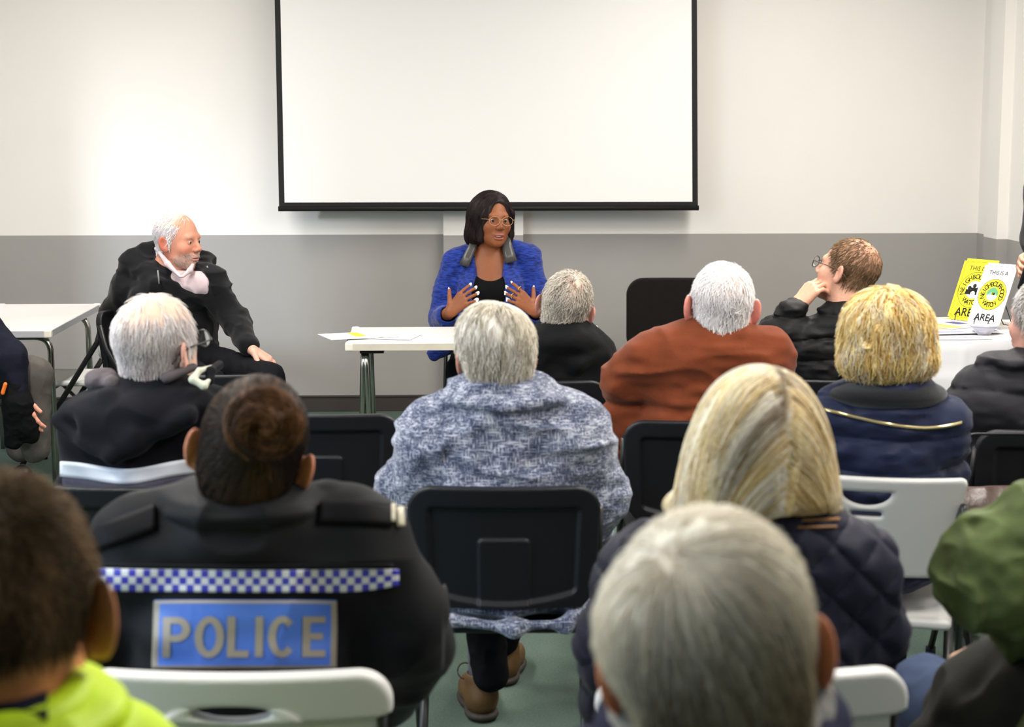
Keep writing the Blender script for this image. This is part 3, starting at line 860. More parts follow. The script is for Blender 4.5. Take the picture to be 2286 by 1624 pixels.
class Sitter:
    """one person; pixel helpers are read at the person's own distance"""
    def __init__(s, label, d, px, hip_dd=0.0, z=0, name='person'):
        s.d = d; s.px = px; s.hip = G(px, d+hip_dd, .54); s.t = thing(name, label, 'person', (s.hip[0], s.hip[1], z)); s.label = label
    def p(s, px, py, dd=0): return W(px, py, s.d+dd)
    def m(s, px): return M(px, s.d)
    def head(s, px, py, dd=0, yaw=0, pitch=0, roll=0, sc=1.0):
        s.C = W(px, py, s.d+dd); s.Mx = rotm(yaw, pitch, roll); s.sc = sc; return s
    def loc(s, P): return to_local(P, s.C, s.Mx, s.sc)
    def wl(s, q): return to_world(np.array([q], float), s.C, s.Mx, s.sc)[0]
    def body(s, F0, h, cols, name='body'):
        V, Fq = F0.mesh(h); s.b = sub(s.t, name, V, Fq, SKIN, col=cols(s.loc(V), V)); return s.b
    def neck(s, F, base, r=.062):
        F.c(s.wl((0, -.034, -.11)), base+FW*.015, .055*s.sc, r-.01, .03); return F
    def cloth(s, name, F, h, m, disp=None, amp=0):
        if amp > .0 and name in SEATED: F.plane((0, 0, .468), (0, 0, -1), .01)
        V, Fq = F.mesh(h, disp, amp); return sub(s.t, name, V, Fq, m)
    def hair(s, parts, name='hair'): V, Fq, c = join(parts); return sub(s.t, name, V, Fq, HAIR, col=c)
    def legs(s, m, yaw=0, spread=.13, knee=.44, shoe=True, h=.009, feet_dd=.0, kz=.535, skip=()):
        R = rotm(yaw); o = np.array([s.hip[0], s.hip[1], 0])
        L = lambda x, y, z: o+R @ np.array([x, y, z])
        F = Field()
        F.e(L(0, .0, .56), (.17, .13, .095), .04, rot=R)
        for q in (-1, 1):
            F.c(L(q*.09, .03, .555), L(q*spread, knee, kz), .085, .066, .03)
            F.c(L(q*spread, knee, kz-.005), L(q*spread, knee+feet_dd, .11), .064, .052, .02)
        s.cloth('trousers', F, h, m, folds(.006, 22, 5), .008)
        if shoe:
            for q in (-1, 1):
                F = Field(); a = knee+feet_dd
                F.e(L(q*spread, a-.02, .055), (.042, .055, .05), .02, rot=R); F.e(L(q*spread, a+.10, .038), (.046, .10, .036), .03, rot=R); F.c(L(q*spread, a, .06), L(q*spread, a, .12), .04, .042, .02)
                F.plane(L(0, 0, .003), (0, 0, -1), .004)
                s.cloth('shoe', F, .006, MATS.get('shoe_black') or mat('shoe_black', srgb(28, 26, 25), .4, .5))
def torso(F, sl, sr, hip, rs=.075, chest=(.0, .115, .20), mid=(.0, .12, .18), low=(.19, .14, .12), yaw=0, lean=0.0, k=.05, back=0.0, nb=None, nr=.072):
    """shoulder yoke, rib cage, waist and hips as one volume"""
    R = rotm(yaw); c = (sl+sr)/2; w_ = np.linalg.norm(sr-sl)/2
    f_ = R[:, 1]
    F.c(sl, sr, rs, k=k)
    if nb is not None:
        for q in (sl, sr): F.c(q+np.array([0, 0, .0]), nb, rs*.92, nr, k)
    F.e(c*.78+hip*.22+f_*(.01-back), (w_+chest[0]+.01, chest[1], chest[2]), k, rot=R)
    F.e(c*.45+hip*.55-f_*back, (w_*.92+mid[0], mid[1], mid[2]), k, rot=R)
    F.e(hip+np.array([0, 0, .05]), low, k, rot=R)
    return F
def arm(F, pts, rs, k=.03): F.chain(pts, rs, k); return F
def hand(F, wrist, u, n, side=1, spread=.2, curl=(.25, .35, .3), sc=1.0, thumb=.9, r=.0085, fingers=None, tcurl=.1):
    """palm, four unequal bent fingers and a thumb; u = wrist to knuckles, n = direction the palm faces, side = +1 thumb on u x n side"""
    u = np.array(u, float); u /= np.linalg.norm(u); n = np.array(n, float); n = n-u*(u @ n); n /= np.linalg.norm(n)
    v = np.cross(u, n)*side; tips = []
    k0 = np.array(wrist, float); L = .092*sc
    offs = (.030, .010, -.010, -.029); lens = (.072, .080, .075, .058)
    for i in range(4):
        kn = k0+u*(L-(.0, -.004, .0, .008)[i]*sc)+v*offs[i]*sc
        F.c(k0+v*offs[i]*.55*sc+u*.01*sc, kn, .0145*sc, .0115*sc, .012)
        a = spread*(1.5-i)/1.5*.5
        dr = u*math.cos(a)+v*math.sin(a); p = kn
        cu = curl if fingers is None else fingers[i]
        ang = 0
        for j, fr in enumerate((.45, .31, .24)):
            ang += cu[j]
            dd = dr*math.cos(ang)+n*math.sin(ang)
            q = p+dd*lens[i]*fr*sc
            F.c(p, q, (r-.0006*j)*sc*(.93 if i == 3 else 1), (r-.0006*(j+1))*sc*(.93 if i == 3 else 1), .004)
            p = q
        tips.append((p, dd, n))
    tb = k0+u*.026*sc+v*.028*sc
    d1 = u*math.cos(thumb)+v*math.sin(thumb)+n*.25; d1 /= np.linalg.norm(d1)
    F.c(k0+u*.02*sc+v*.012*sc, tb, .016*sc, .0145*sc, .012)
    p1 = tb+d1*.040*sc; d2 = d1*math.cos(tcurl)+u*math.sin(tcurl); p2 = p1+d2*.030*sc
    F.c(tb, p1, .0135*sc, .0105*sc, .006); F.c(p1, p2, .0102*sc, .0082*sc, .004)
    tips.append((p2, d2, n))
    return tips
def nails(s, tips, col, r=.0075, h=.0016):
    for p, d_, n_ in tips:
        b = -n_; F = Field(); R = np.array([np.cross(d_, b), d_, b]).T
        F.e(p+b*.0045+d_*.004, (r*.8, r*1.35, .003), 0, rot=R); V, Fq = F.mesh(h); sub(s.t, 'nail', V, Fq, col)
def glasses(s, m, r=.021, temple=True, rim=.0016, lens=True, y=.108, wide=1.0):
    """spectacles in head-local coordinates: rims with lenses, bridge, two temples"""
    L = s.wl
    def ring(cx): return [L((cx+r*wide*math.cos(a), y-.004*abs(math.cos(a)), .0+r*.86*math.sin(a))) for a in np.linspace(0, 2*math.pi, 28, endpoint=False)]
    g = bpy.data.objects.new('glasses', None)
    mb = MB()
    for q in (-1, 1): mb.tube(ring(q*.031), rim*s.sc, 8, closed=True)
    mb.tube([L((-.010, y, .004)), L((0, y+.003, .007)), L((.010, y, .004))], rim*s.sc, 8)
    for q in (-1, 1): mb.tube([L((q*(.031+r*wide), y-.004, .006)), L((q*.073, y-.02, .006)), L((q*.084, .01, .004)), L((q*.086, -.03, -.008)), L((q*.083, -.042, -.024))], rim*1.1*s.sc, 8)
    o = mb.build('glasses', m, s.t, smooth=True)
    if lens:
        for q in (-1, 1):
            V = ring(q*.031); mbl = MB(); mbl.add(V, [tuple(range(len(V)))]); mbl.build('lens', GLASS, o)
    return o
def eyes(s, iris=(.12, .07, .04)):
    for q in (-1, 1):
        F = Field(); F.e((q*.031, .0785, .0), .0118, 0); V, Fq = F.mesh(.0012)
        c = np.tile(np.array([.60, .56, .52], f32), (len(V), 1))
        g = s.gaze if hasattr(s, 'gaze') else (0, 1, 0)
        dd = (V-np.array([q*.031, .0785, 0]))/.0118 @ np.array(g)/np.linalg.norm(g)
        c[dd > .80] = iris; c[dd > .93] = (.01, .01, .01)
        sub(s.t, 'eye', to_world(V, s.C, s.Mx, s.sc), Fq, mat('eye', rough=.15, spec=.5, attr=True), col=c)
# ------------------------------------------------------------------ decals that lie on a garment
def march(P, R_, f, F):
    best = P.copy(); bd = np.abs(f(P))
    for _ in range(60):
        P = P+R_*(f(P)*.7)[:, None]
        d = np.abs(f(P)); m = d < bd; best[m] = P[m]; bd[m] = d[m]
    m = bd > .002
    for _ in range(12):
        if m.any(): best[m] -= F.grad(best[m].astype(f32), 4e-3)*f(best[m])[:, None]
    return best
def decal(s, F, disp, name, fn, nu, nv, m, dd=-.5, off=.002, thick=.003, mi=None, parent=None, ext_pts=None):
    """grid of photo pixels laid onto the garment surface along the sight line; a thin solid strip"""
    uv = [(i/nu, j/nv) for j in range(nv+1) for i in range(nu+1)]
    D = np.array([W(*fn(u, v), s.d+dd) for u, v in uv]); org = np.array([0, 0, CAMH]); R_ = D-org; R_ /= np.linalg.norm(R_, axis=1, keepdims=True)
    P = D.copy(); f = lambda Q: F.ev(Q.astype(f32))+(disp(Q.astype(f32)) if disp is not None else 0)
    P = march(P, R_, f, F)
    g = F.grad(P.astype(f32), 4e-3); fc = np.where(((g*R_).sum(1) > -.05)[:, None], -R_, g)
    A = P+fc*(off+thick); B = P+fc*(off-.002)
    n = len(uv); V = np.concatenate([A, B]); q = []
    mm = []
    for j in range(nv):
        for i in range(nu):
            a = j*(nu+1)+i; q.append((a, a+nu+1, a+nu+2, a+1)); mm.append(mi(i, j) if mi else 0)
    ring = [i for i in range(nu+1)]+[j*(nu+1)+nu for j in range(1, nv+1)]+[nv*(nu+1)+i for i in range(nu-1, -1, -1)]+[j*(nu+1) for j in range(nv-1, 0, -1)]
    for k in range(len(ring)):
        a, b = ring[k], ring[(k+1) % len(ring)]; q.append((a, b, n+b, n+a)); mm.append(0)
    return sub(parent or s.t, name, V, q, m, mi=mm)
def project(s, F, disp, pix, dd=-.5, off=.004):
    D = np.array([W(a, b, s.d+dd) for a, b in pix]); org = np.array([0, 0, CAMH]); R_ = D-org; R_ /= np.linalg.norm(R_, axis=1, keepdims=True)
    P = D.copy()
    P = march(P, R_, lambda Q: F.ev(Q.astype(f32))+(disp(Q.astype(f32)) if disp is not None else 0), F)
    g = F.grad(P.astype(f32), 4e-3); return P+g*off
def blackish(name, r, g, b, **k): return mat(name, srgb(r, g, b), k.pop('rough', .8), k.pop('spec', .05), var=k.pop('var', .12), vscale=25, bump=k.pop('bump', .25), bscale=k.pop('bscale', 260), sheen=k.pop('sheen', .0), **k)
TROUSER = blackish('dark_trousers', 22, 22, 26)
def back_body(s, base, sl, sr, col, scalp=None, h=.004, HFx=None, blush=(.62, .25, .2), amount=.5, extra=None, lips=None):
    F = Field(); F.f(HFx or HF, s.C, s.Mx, s.sc); s.neck(F, base)
    i = base+FW*.045-UPV*.05
    F.c(base+FW*.02, i, .05, .05, .03); F.c(sl+FW*.02-UPV*.03, sr+FW*.02-UPV*.03, .036, k=.05); F.c(i, np.array([s.hip[0], s.hip[1], .62])+FW*.02, .065, .075, .06)
    if extra: extra(F)
    return s.body(F, h, lambda L, V: skin_col(L, col, blush=blush, scalp=scalp, amount=amount, lips=lips))
PALE = srgb(222, 178, 152); PINK = srgb(226, 168, 148)
# ------------------------------------------------------------------ woman in the blue tweed coat
s = Sitter('grey-blonde haired person in a flecked blue tweed coat on a black folding chair', 4.08, 1125)
s.head(1104, 800, 0, yaw=14, pitch=-6, roll=2, sc=1.0)
sl, sr = s.p(978, 985), s.p(1272, 978)
back_body(s, s.p(1108, 880), sl, sr, PALE, amount=.7)
F = Field(); torso(F, sl, sr, s.hip, .085, (.03, .13, .22), (.05, .14, .2), (.22, .16, .13), k=.07, nb=s.p(1112, 905, -.015), nr=.09)
arm(F, [sl, s.p(908, 1115, .05), s.p(950, 1230, .22)], [.085, .075, .06], .05); arm(F, [sr, s.p(1326, 1110, .05), s.p(1290, 1230, .22)], [.085, .075, .06], .05)
F.e(s.p(1128, 888, -.012), (.158, .130, .036), .004); F.e(s.p(1122, 862, -.005), (.125, .112, .034), .016)
F.e(s.p(1112, 835, .03), (.070, .068, .03), .012, op='s')
for a, b, r in (((1010, 1388, -.20), (1150, 1402, -.21), .020), ((1150, 1402, -.21), (1262, 1392, -.19), .016), ((1262, 1392, -.19), (1300, 1350, -.13), .014)):
    F.c(s.p(*a), s.p(*b), r, k=.03)
F.e(s.p(1130, 1342, -.08), (.16, .10, .032), .04)
tw = mat('tweed', srgb(90, 100, 125), .85, .15, sheen=.2); N, L_, P_ = nodes_of(tw)
tc = N.new('ShaderNodeTexCoord')
def thread(sx, sy_, sz, scale, lo, hi):
    mp = N.new('ShaderNodeMapping'); mp.inputs['Scale'].default_value = (sx, sy_, sz); L_.new(tc.outputs['Object'], mp.inputs['Vector'])
    nz = N.new('ShaderNodeTexNoise'); nz.inputs['Scale'].default_value = scale; nz.inputs['Detail'].default_value = 3; L_.new(mp.outputs[0], nz.inputs['Vector'])
    r = N.new('ShaderNodeMapRange'); r.inputs[1].default_value = lo; r.inputs[2].default_value = hi; L_.new(nz.outputs['Fac'], r.inputs[0]); return r.outputs[0]
a = thread(1, 1, .11, 330, .44, .76); b = thread(.11, .3, 1, 330, .44, .76); c = thread(1, 1, 1, 22, .3, .75)
ad = N.new('ShaderNodeMath'); ad.operation = 'MAXIMUM'; L_.new(a, ad.inputs[0]); L_.new(b, ad.inputs[1])
ml = N.new('ShaderNodeMath'); ml.operation = 'MULTIPLY_ADD'; L_.new(c, ml.inputs[0]); ml.inputs[1].default_value = .5
L_.new(ad.outputs[0], ml.inputs[2])
cr = N.new('ShaderNodeValToRGB'); e_ = cr.color_ramp.elements; e_[0].position = .08; e_[0].color = (*srgb(44, 50, 72), 1); e_[1].position = 1.0; e_[1].color = (*srgb(192, 194, 204), 1)
q = e_.new(.5); q.color = (*srgb(92, 99, 122), 1)
L_.new(ml.outputs[0], cr.inputs[0]); L_.new(cr.outputs[0], P_.inputs['Base Color'])
s.cloth('coat', F, .005, tw, folds(.016, 8, 4, (1, 1, 2.4)), .02)
cap = Field(); cap.e((0, -.020, .036), (.092, .108, .098), 0); cap.e((0, -.060, -.03), (.072, .045, .055), .04); cap.e((-.03, -.03, .06), (.06, .08, .07), .03); cap.plane((0, -.08, -.078), (0, -.3, -1), .01); cap.plane((0, .06, .0), (0, 1, -.5), .02)
cf = lambda r, rg, cap=False: streaks(r, rg, [srgb(235, 230, 222), srgb(208, 200, 184), srgb(150, 140, 126), srgb(222, 214, 196)], 28, .0 if cap else .25, 4)*np.array([1, 1, 1])
fl = flow_from((.01, -.03, .13), .7)
s.hair([cap_mesh(cap, .004, s.C, s.Mx, s.sc, cf, lambda P: .004*vnoise(P*np.array([60, 60, 18]), 3), .005),
        hair_mesh(cap, 3800, lambda P: np.ones(len(P)), fl, .0085, 9, .006, .0013, cf, s.C, s.Mx, s.sc, 1, .30, tipfree=.25)])
F = Field(); F.e(s.hip+UPV*.01, (.17, .13, .09), .04)
for hx, kp, ap in ((-.09, s.p(1060, 1290, .42), G(1095, 4.50, .13)), (.09, s.p(1180, 1290, .44), G(1118, 4.80, .13))):
    kp[2] = .535; F.c(s.hip+RT*hx+FW*.03, kp, .085, .066, .03); F.c(kp, ap, .064, .050, .02)
s.cloth('trousers', F, .007, TROUSER, folds(.006, 22, 5), .008)
# socks and brown lace-up shoes
SHOE = mat('shoe_brown', srgb(86, 62, 30), .55, .4, var=.12, vscale=40); SOLE = mat('shoe_sole', srgb(44, 36, 28), .7); SOCK = blackish('sock_grey', 92, 92, 102); LACE = mat('lace', srgb(60, 48, 36), .8)
for px, sd in ((1078, 0), (1122, 1)):
    f0 = G(px, 4.50 if sd == 0 else 4.80, 0); Rz = rotm(10 if sd == 0 else -8); Lc = lambda x, y, z: f0+Rz @ np.array([x, y, z])
    F = Field(); F.e(Lc(0, .02, .055), (.042, .052, .052), .02, rot=Rz); F.e(Lc(0, .14, .042), (.047, .10, .04), .04, rot=Rz); F.c(Lc(0, .03, .06), Lc(0, .03, .105), .045, .046, .02); F.c(Lc(0, .03, .07), Lc(0, .03, .16), .036, .038, .004, op='s'); F.plane(f0+UPV*.022, (0, 0, -1), .003)
    sh = s.cloth('shoe', F, .004, SHOE)
    F = Field(); F.e(Lc(0, .02, .014), (.047, .058, .02), .0, rot=Rz); F.e(Lc(0, .14, .014), (.051, .105, .02), .03, rot=Rz); F.plane(f0+UPV*.001, (0, 0, -1), .003); F.plane(f0+UPV*.024, (0, 0, 1), .003)
    V, Fq = F.mesh(.004); sub(sh, 'sole', V, Fq, SOLE)
    mb = MB(); th = np.linspace(0, 2*math.pi, 16); mb.tube([Lc(-.035-.022*math.cos(t_)*1, .09+.012*math.sin(t_), .112+.02*math.sin(t_)) for t_ in th], .0022, 6); mb.build('laces', LACE, sh, smooth=True)
    F = Field(); F.c(Lc(0, .03, .07), Lc(0, .03, .22), .033, .038); s.cloth('sock', F, .005, SOCK)
# ------------------------------------------------------------------ white-haired man with striped jacket
s = Sitter('white-haired man in glasses, dark jacket with white reflective stripe and hood', 4.08, 300)
s.head(352, 772, 0, yaw=-33, pitch=4, roll=3, sc=1.1)
sl, sr = s.p(218, 965), s.p(470, 955)
msk = scalp_mask(front=.075, low=-.06)
top_thin = lambda P: .05+.95*smooth01(.070-P[:, 2]-.35*np.clip(P[:, 1]+.02, 0, 1), -.02, .03)
back_body(s, s.p(345, 868), sl, sr, srgb(232, 196, 172), scalp=(srgb(226, 208, 196), lambda L: msk(L)*top_thin(L)*.8), amount=.7)
JK = blackish('jacket_charcoal', 22, 22, 27, sheen=.05, bump=.2)
F = Field(); torso(F, sl, sr, s.hip, .085, (.0, .12, .21), (.02, .13, .2), (.20, .15, .13), k=.06, nb=s.p(345, 912, -.015), nr=.09)
arm(F, [sl, s.p(190, 1110, .06), s.p(230, 1220, .25)], [.08, .068, .055], .04); arm(F, [sr, s.p(505, 1110, .06), s.p(470, 1220, .25)], [.08, .068, .055], .04)
R_ = rotm(0, 0, 0)
F.e(s.p(300, 914, -.05), (.165, .11, .055), .015); F.c(s.p(240, 905, -.10), s.p(122, 940, -.05), .042, .010, .012); F.c(s.p(128, 944, -.06), s.p(250, 1018, -.165), .012, .016, .012); F.c(s.p(250, 1018, -.165), s.p(420, 930, -.13), .016, .022, .012); F.c(s.p(200, 950, -.12), s.p(300, 975, -.15), .030, .034, .03); F.c(s.p(330, 920, -.11), s.p(455, 900, -.07), .05, .03, .02)
F.e(s.p(345, 845, .02), (.082, .08, .04), .015, op='s')
dsp = folds(.013, 7, 9, (1, 1, 1.6), np.array(Matrix.Rotation(.6, 3, 'Y')))
s.cloth('jacket', F, .005, JK, dsp, .018)
WST = mat('reflective_white', srgb(226, 228, 236), .35, .5); GPN = blackish('panel_grey', 72, 70, 82)
yc = lambda x: 1042+22*math.exp(-((x-285)/95.0)**2)-.02*(x-285)
decal(s, F, dsp, 'reflective_stripe', lambda u, v: (138+u*345, yc(138+u*345)-17+v*34), 40, 4, WST)
decal(s, F, dsp, 'lower_panel', lambda u, v: (142+u*341, yc(142+u*341)+18+v*150), 30, 14, GPN, off=.001)
BEI = blackish('shirt_beige', 196, 172, 150); GSC = blackish('scarf_grey', 92, 85, 88)
F = Field(); ring = [s.wl((.074*math.sin(a), -.045-.068*math.cos(a), -.115-.01*math.cos(a))) for a in np.linspace(-2.2, 2.2, 16)]
for i in range(15): F.c(ring[i], ring[i+1], .018, k=.01)
F.plane(s.p(345, 834, 0), (0, 0, 1), .006)
s.cloth('shirt_collar', F, .004, BEI)
F = Field(); F.e(s.p(228, 846, .0), (.036, .05, .024), .02); F.e(s.p(212, 852, -.02), (.02, .03, .02), .02); F.c(s.p(250, 856, -.07), s.p(240, 850, 0), .018, .02, .02)
s.cloth('scarf', F, .004, GSC, folds(.004, 40, 3), .006)
F = Field(); F.c(s.p(372, 844, -.085), s.p(432, 820, -.045), .014, .010, .02); s.cloth('hood_lining', F, .004, GSC)
F = Field(); F.chain([s.p(478, 818, .0), s.p(445, 828, -.08), s.p(430, 848, -.10), s.p(455, 862, -.10), s.p(466, 850, -.09)], [.005, .007, .009, .009, .005], .006); s.cloth('toggle_strap', F, .003, mat('strap_pale', srgb(206, 208, 186), .6))
F = Field(); F.chain([s.p(490, 815, .02), s.p(470, 830, -.05), s.p(468, 850, -.07)], .011, .01); s.cloth('strap_end', F, .003, JK)
whites = [srgb(238, 232, 230), srgb(214, 206, 208), srgb(246, 238, 230), srgb(196, 186, 188)]
cf = lambda r, rg: streaks(r, rg, whites, 40, .25, 6)
fl = flow_from((0, -.02, .125), .9)
s.hair([hair_mesh(HF, 4200, lambda P: msk(P)*top_thin(P), fl, .0055, 7, .009, .0010, cf, s.C, s.Mx, s.sc, 2, .35, tipfree=.3)])
glasses(s, mat('frame_dark', srgb(30, 26, 26), .35, .5), r=.022, y=.115)
s.legs(TROUSER)
# ------------------------------------------------------------------ grey-haired man in the black hoodie
s = Sitter('short grey-haired man in a black hoodie sitting before the speaker table', 5.75, 1262)
s.head(1263, 684, 0, yaw=-4, pitch=0, roll=13, sc=1.03)
sl, sr = s.p(1218, 800), s.p(1318, 806)
msk = scalp_mask(low=-.065); thin = lambda P: 1-.75*np.exp(-(((P-np.array([.02, -.07, .085]))/.035)**2).sum(1))
back_body(s, s.p(1255, 745), sl, sr, PINK, scalp=(srgb(196, 182, 166), lambda L: msk(L)*thin(L)*.85), amount=.7)
HD = blackish('hoodie_black', 18, 18, 19, sheen=.05)
F = Field(); torso(F, sl, sr, s.hip, .078, (.05, .12, .2), (.06, .12, .18), (.18, .15, .13), k=.06, nb=s.p(1258, 765, -.015), nr=.09)
arm(F, [sl, s.p(1190, 900, .05), s.p(1210, 960, .25)], [.078, .068, .055], .04); arm(F, [sr, s.p(1335, 905, .05), s.p(1310, 960, .25)], [.08, .068, .055], .04)
F.e(s.p(1258, 762, -.05), (.115, .10, .055), .03); F.c(s.p(1190, 770, -.07), s.p(1290, 815, -.12), .03, .022, .02); F.c(s.p(1290, 815, -.12), s.p(1345, 790, -.06), .022, .02, .02); F.e(s.p(1258, 715, .02), (.07, .07, .045), .02, op='s')
s.cloth('hoodie', F, .006, HD, folds(.008, 10, 3, (1, 1, 2)), .010)
cf = lambda r, rg: streaks(r, rg, [srgb(214, 204, 190), srgb(170, 158, 142), srgb(226, 218, 206), srgb(140, 130, 118)], 40, .25, 2)
s.hair([hair_mesh(HF, 4200, lambda P: msk(P)*thin(P), flow_from((.015, -.055, .10), .25), .0055, 7, .012, .0013, cf, s.C, s.Mx, s.sc, 3, .45, tipfree=.2)])
s.legs(TROUSER)
# ------------------------------------------------------------------ man in the rust brown coat
s = Sitter('white-haired man in a rust brown padded coat on a black folding chair', 4.98, 1575)
s.head(1609, 684, 0, yaw=6, pitch=0, roll=4, sc=1.07)
HFO = HFE
sl, sr = s.p(1452, 808), s.p(1700, 800)
msk = scalp_mask(low=-.07); thin = lambda P: 1-.8*np.exp(-(((P-np.array([.01, -.075, .075]))/np.array([.035, .05, .035]))**2).sum(1))
back_body(s, s.p(1600, 762), sl, sr, PINK, scalp=(srgb(240, 226, 220), lambda L: msk(L)*thin(L)*.9), blush=(.75, .22, .18), amount=.75, HFx=HFE)
RUST = blackish('rust_cloth', 112, 56, 33, bump=.2, sheen=.1)
F = Field(); torso(F, sl, sr, s.hip, .080, (.02, .12, .21), (.05, .13, .2), (.22, .15, .13), k=.06, nb=s.p(1598, 785, -.015), nr=.09)
arm(F, [sl, s.p(1402, 852, .03), s.p(1404, 950, .06), s.p(1440, 1045, .12)], [.078, .075, .072, .065], .03); arm(F, [sr, s.p(1740, 930, .05), s.p(1720, 1020, .2)], [.08, .07, .06], .04)
F.e(s.p(1600, 768, -.01), (.135, .115, .030), .006); F.e(s.p(1600, 750, .0), (.112, .10, .028), .012); F.e(s.p(1603, 725, .03), (.068, .066, .03), .01, op='s')
def seam(P):
    z = P[:, 2]; q = np.exp(-((z-.80)/.012)**2)+np.exp(-((z-.66)/.010)**2)*.8
    return .012*q
dsp = plus(folds(.015, 7, 12, (1, 1, 2.6)), seam)
s.cloth('coat', F, .006, RUST, dsp, .026)
F = Field(); ring = [s.wl((.066*math.sin(a), -.034-.050*math.cos(a), -.084)) for a in np.linspace(-1.9, 1.9, 14)]
for i in range(13): F.c(ring[i], ring[i+1], .012, k=.01)
s.cloth('shirt_collar', F, .004, blackish('collar_slate', 72, 72, 82))
cf = lambda r, rg: streaks(r, rg, [srgb(250, 246, 244), srgb(232, 224, 222), srgb(255, 252, 250)], 36, .25, 5)
s.hair([hair_mesh(HF, 4600, lambda P: msk(P)*thin(P), flow_from((.01, -.06, .10), .5), .006, 8, .013, .0013, cf, s.C, s.Mx, s.sc, 4, .45, tipfree=.25)])
s.legs(TROUSER)
# ------------------------------------------------------------------ man with glasses, hand at his mouth
s = Sitter('balding man in glasses and black puffer jacket, hand raised to his mouth', 5.8, 1885)
s.head(1894, 606, 0, yaw=52, pitch=14, roll=6, sc=.99)
sl, sr = s.p(1812, 775), s.p(1955, 782)
msk = scalp_mask(low=-.06, front=.085); thin = lambda P: 1-.85*np.exp(-(((P-np.array([.02, -.05, .095]))/np.array([.055, .07, .05]))**2).sum(1))
w0 = s.p(1778, 690, -.02); tgt = s.p(1818, 640, -.02)
tips = []
def ext(F):
    F.c(s.p(1738, 742, .0), w0, .040, .029, .02); F.c(sl, s.p(1738, 742, .0), .045, .045, .03)
    u = tgt-w0; tips.extend(hand(F, w0, u*.9+RT*.0, RT*.9+FW*.35, 1, .12, (.55, .75, .5), 1.0, .55))
back_body(s, s.p(1895, 705), sl, sr, srgb(214, 160, 132), scalp=(srgb(128, 92, 66), lambda L: msk(L)*thin(L)*.65), HFx=HFF, h=.0035, extra=ext, amount=.5)
PUF = blackish('puffer_black', 28, 27, 27, rough=.55, spec=.15, bump=.1)
F = Field(); torso(F, sl, sr, s.hip, .082, (.03, .12, .2), (.04, .12, .18), (.18, .15, .13), k=.06, nb=s.p(1897, 730, -.015), nr=.09)
arm(F, [sl, s.p(1745, 745, .0), s.p(1772, 700, -.02)], [.082, .070, .050], .03); arm(F, [sr, s.p(1985, 890, .05), s.p(1960, 960, .25)], [.08, .07, .055], .04)
F.e(s.p(1897, 715, .0), (.10, .09, .05), .02); F.e(s.p(1892, 675, .02), (.065, .065, .045), .015, op='s')
s.cloth('puffer_jacket', F, .005, PUF, plus(quilt_h(.018, .075), folds(.006, 16, 8, (1, 1, 2))), .026)
cf = lambda r, rg: streaks(r, rg, [srgb(126, 100, 70), srgb(92, 72, 52), srgb(158, 128, 94)], 36, .25, 5)*(1-.35*smooth01(-r[:, 1], .02, .09)*smooth01(.06-r[:, 2], 0, .06))[:, None]
s.hair([hair_mesh(HF, 2300, lambda P: msk(P)*thin(P), flow_from((.03, -.05, .10), .4, .2), .0038, 6, .008, .0010, cf, s.C, s.Mx, s.sc, 5, .35, tipfree=.2)])
glasses(s, mat('frame_brown', srgb(60, 44, 34), .35, .5), r=.023, y=.116)
s.legs(TROUSER)
# ------------------------------------------------------------------ police officer
s = Sitter('police officer in black jacket with POLICE patch and dark hair in a bun', 2.76, 535)
s.head(563, 1012, 0, yaw=0, pitch=-2, roll=13, sc=1.07)
sl, sr = s.p(335, 1222), s.p(785, 1222)
back_body(s, s.p(555, 1125, .03), sl, sr, srgb(222, 150, 118), scalp=(srgb(40, 32, 28), scalp_mask(low=-.085)), h=.0032, amount=.55, blush=(.66, .24, .16))
PJ = blackish('police_black', 17, 17, 20, sheen=.05, rough=.62, spec=.12, bump=.15, bscale=500)
F = Field(); torso(F, sl, sr, s.hip, .076, (.02, .13, .2), (.03, .13, .2), (.20, .14, .13), k=.05, nb=s.p(548, 1185, -.02), nr=.082)
arm(F, [sl, s.p(225, 1400, .04), s.p(300, 1560, .22)], [.078, .082, .065], .04); arm(F, [sr, s.p(885, 1385, .03), s.p(905, 1440, .08), s.p(850, 1560, .24)], [.078, .082, .078, .06], .04)
F.e(s.p(548, 1128, -.005), (.146, .118, .028), .004); F.e(s.p(548, 1112, .0), (.132, .108, .022), .010)
F.e(s.p(770, 1112, .03), (.045, .05, .022), .015); F.e(s.p(730, 1100, .03), (.022, .03, .018), .012)
F.e(s.p(556, 1085, .025), (.066, .066, .04), .01, op='s')
def pan(P): return .004*np.exp(-((P[:, 2]-W(548, 1240, 2.62)[2])/.004)**2)
dsp = folds(.016, 6, 21, (1, 1, 1.7))
s.cloth('police_jacket', F, .0045, PJ, dsp, .016)
CW = mat('check_white', srgb(226, 226, 232), .4, .5); CB = mat('check_blue', srgb(62, 62, 190), .45, .5)
def band(u, v):
    x = 208+u*680; return (x, 1268+v*49+5*math.sin((x-208)/680*3.0)+max(0, (x-760)/128)**2*(3-14*v))
NB = 42
decal(s, F, dsp, 'checkered_band', band, NB*3, 9, [CW, CB], off=.0015, thick=.002, mi=lambda i, j: ((i//3)+(j//3)) % 2)
PB = mat('patch_blue', srgb(70, 112, 205), .5, .5, var=.10, vscale=18, bump=.5, bscale=16, bstretch=(2.2, 1, .35)); PG = mat('patch_silver', srgb(150, 142, 130), .45, .5, var=.05)
def patch(u, v): return (345+u*404+(1-v)*4-2, 1340+v*152)
pt = decal(s, F, dsp, 'patch', patch, 60, 22, [PB, PG], off=.0015, thick=.003, mi=lambda i, j: 1 if (i < 2 or i >= 58 or j < 1 or j >= 21) else 0)
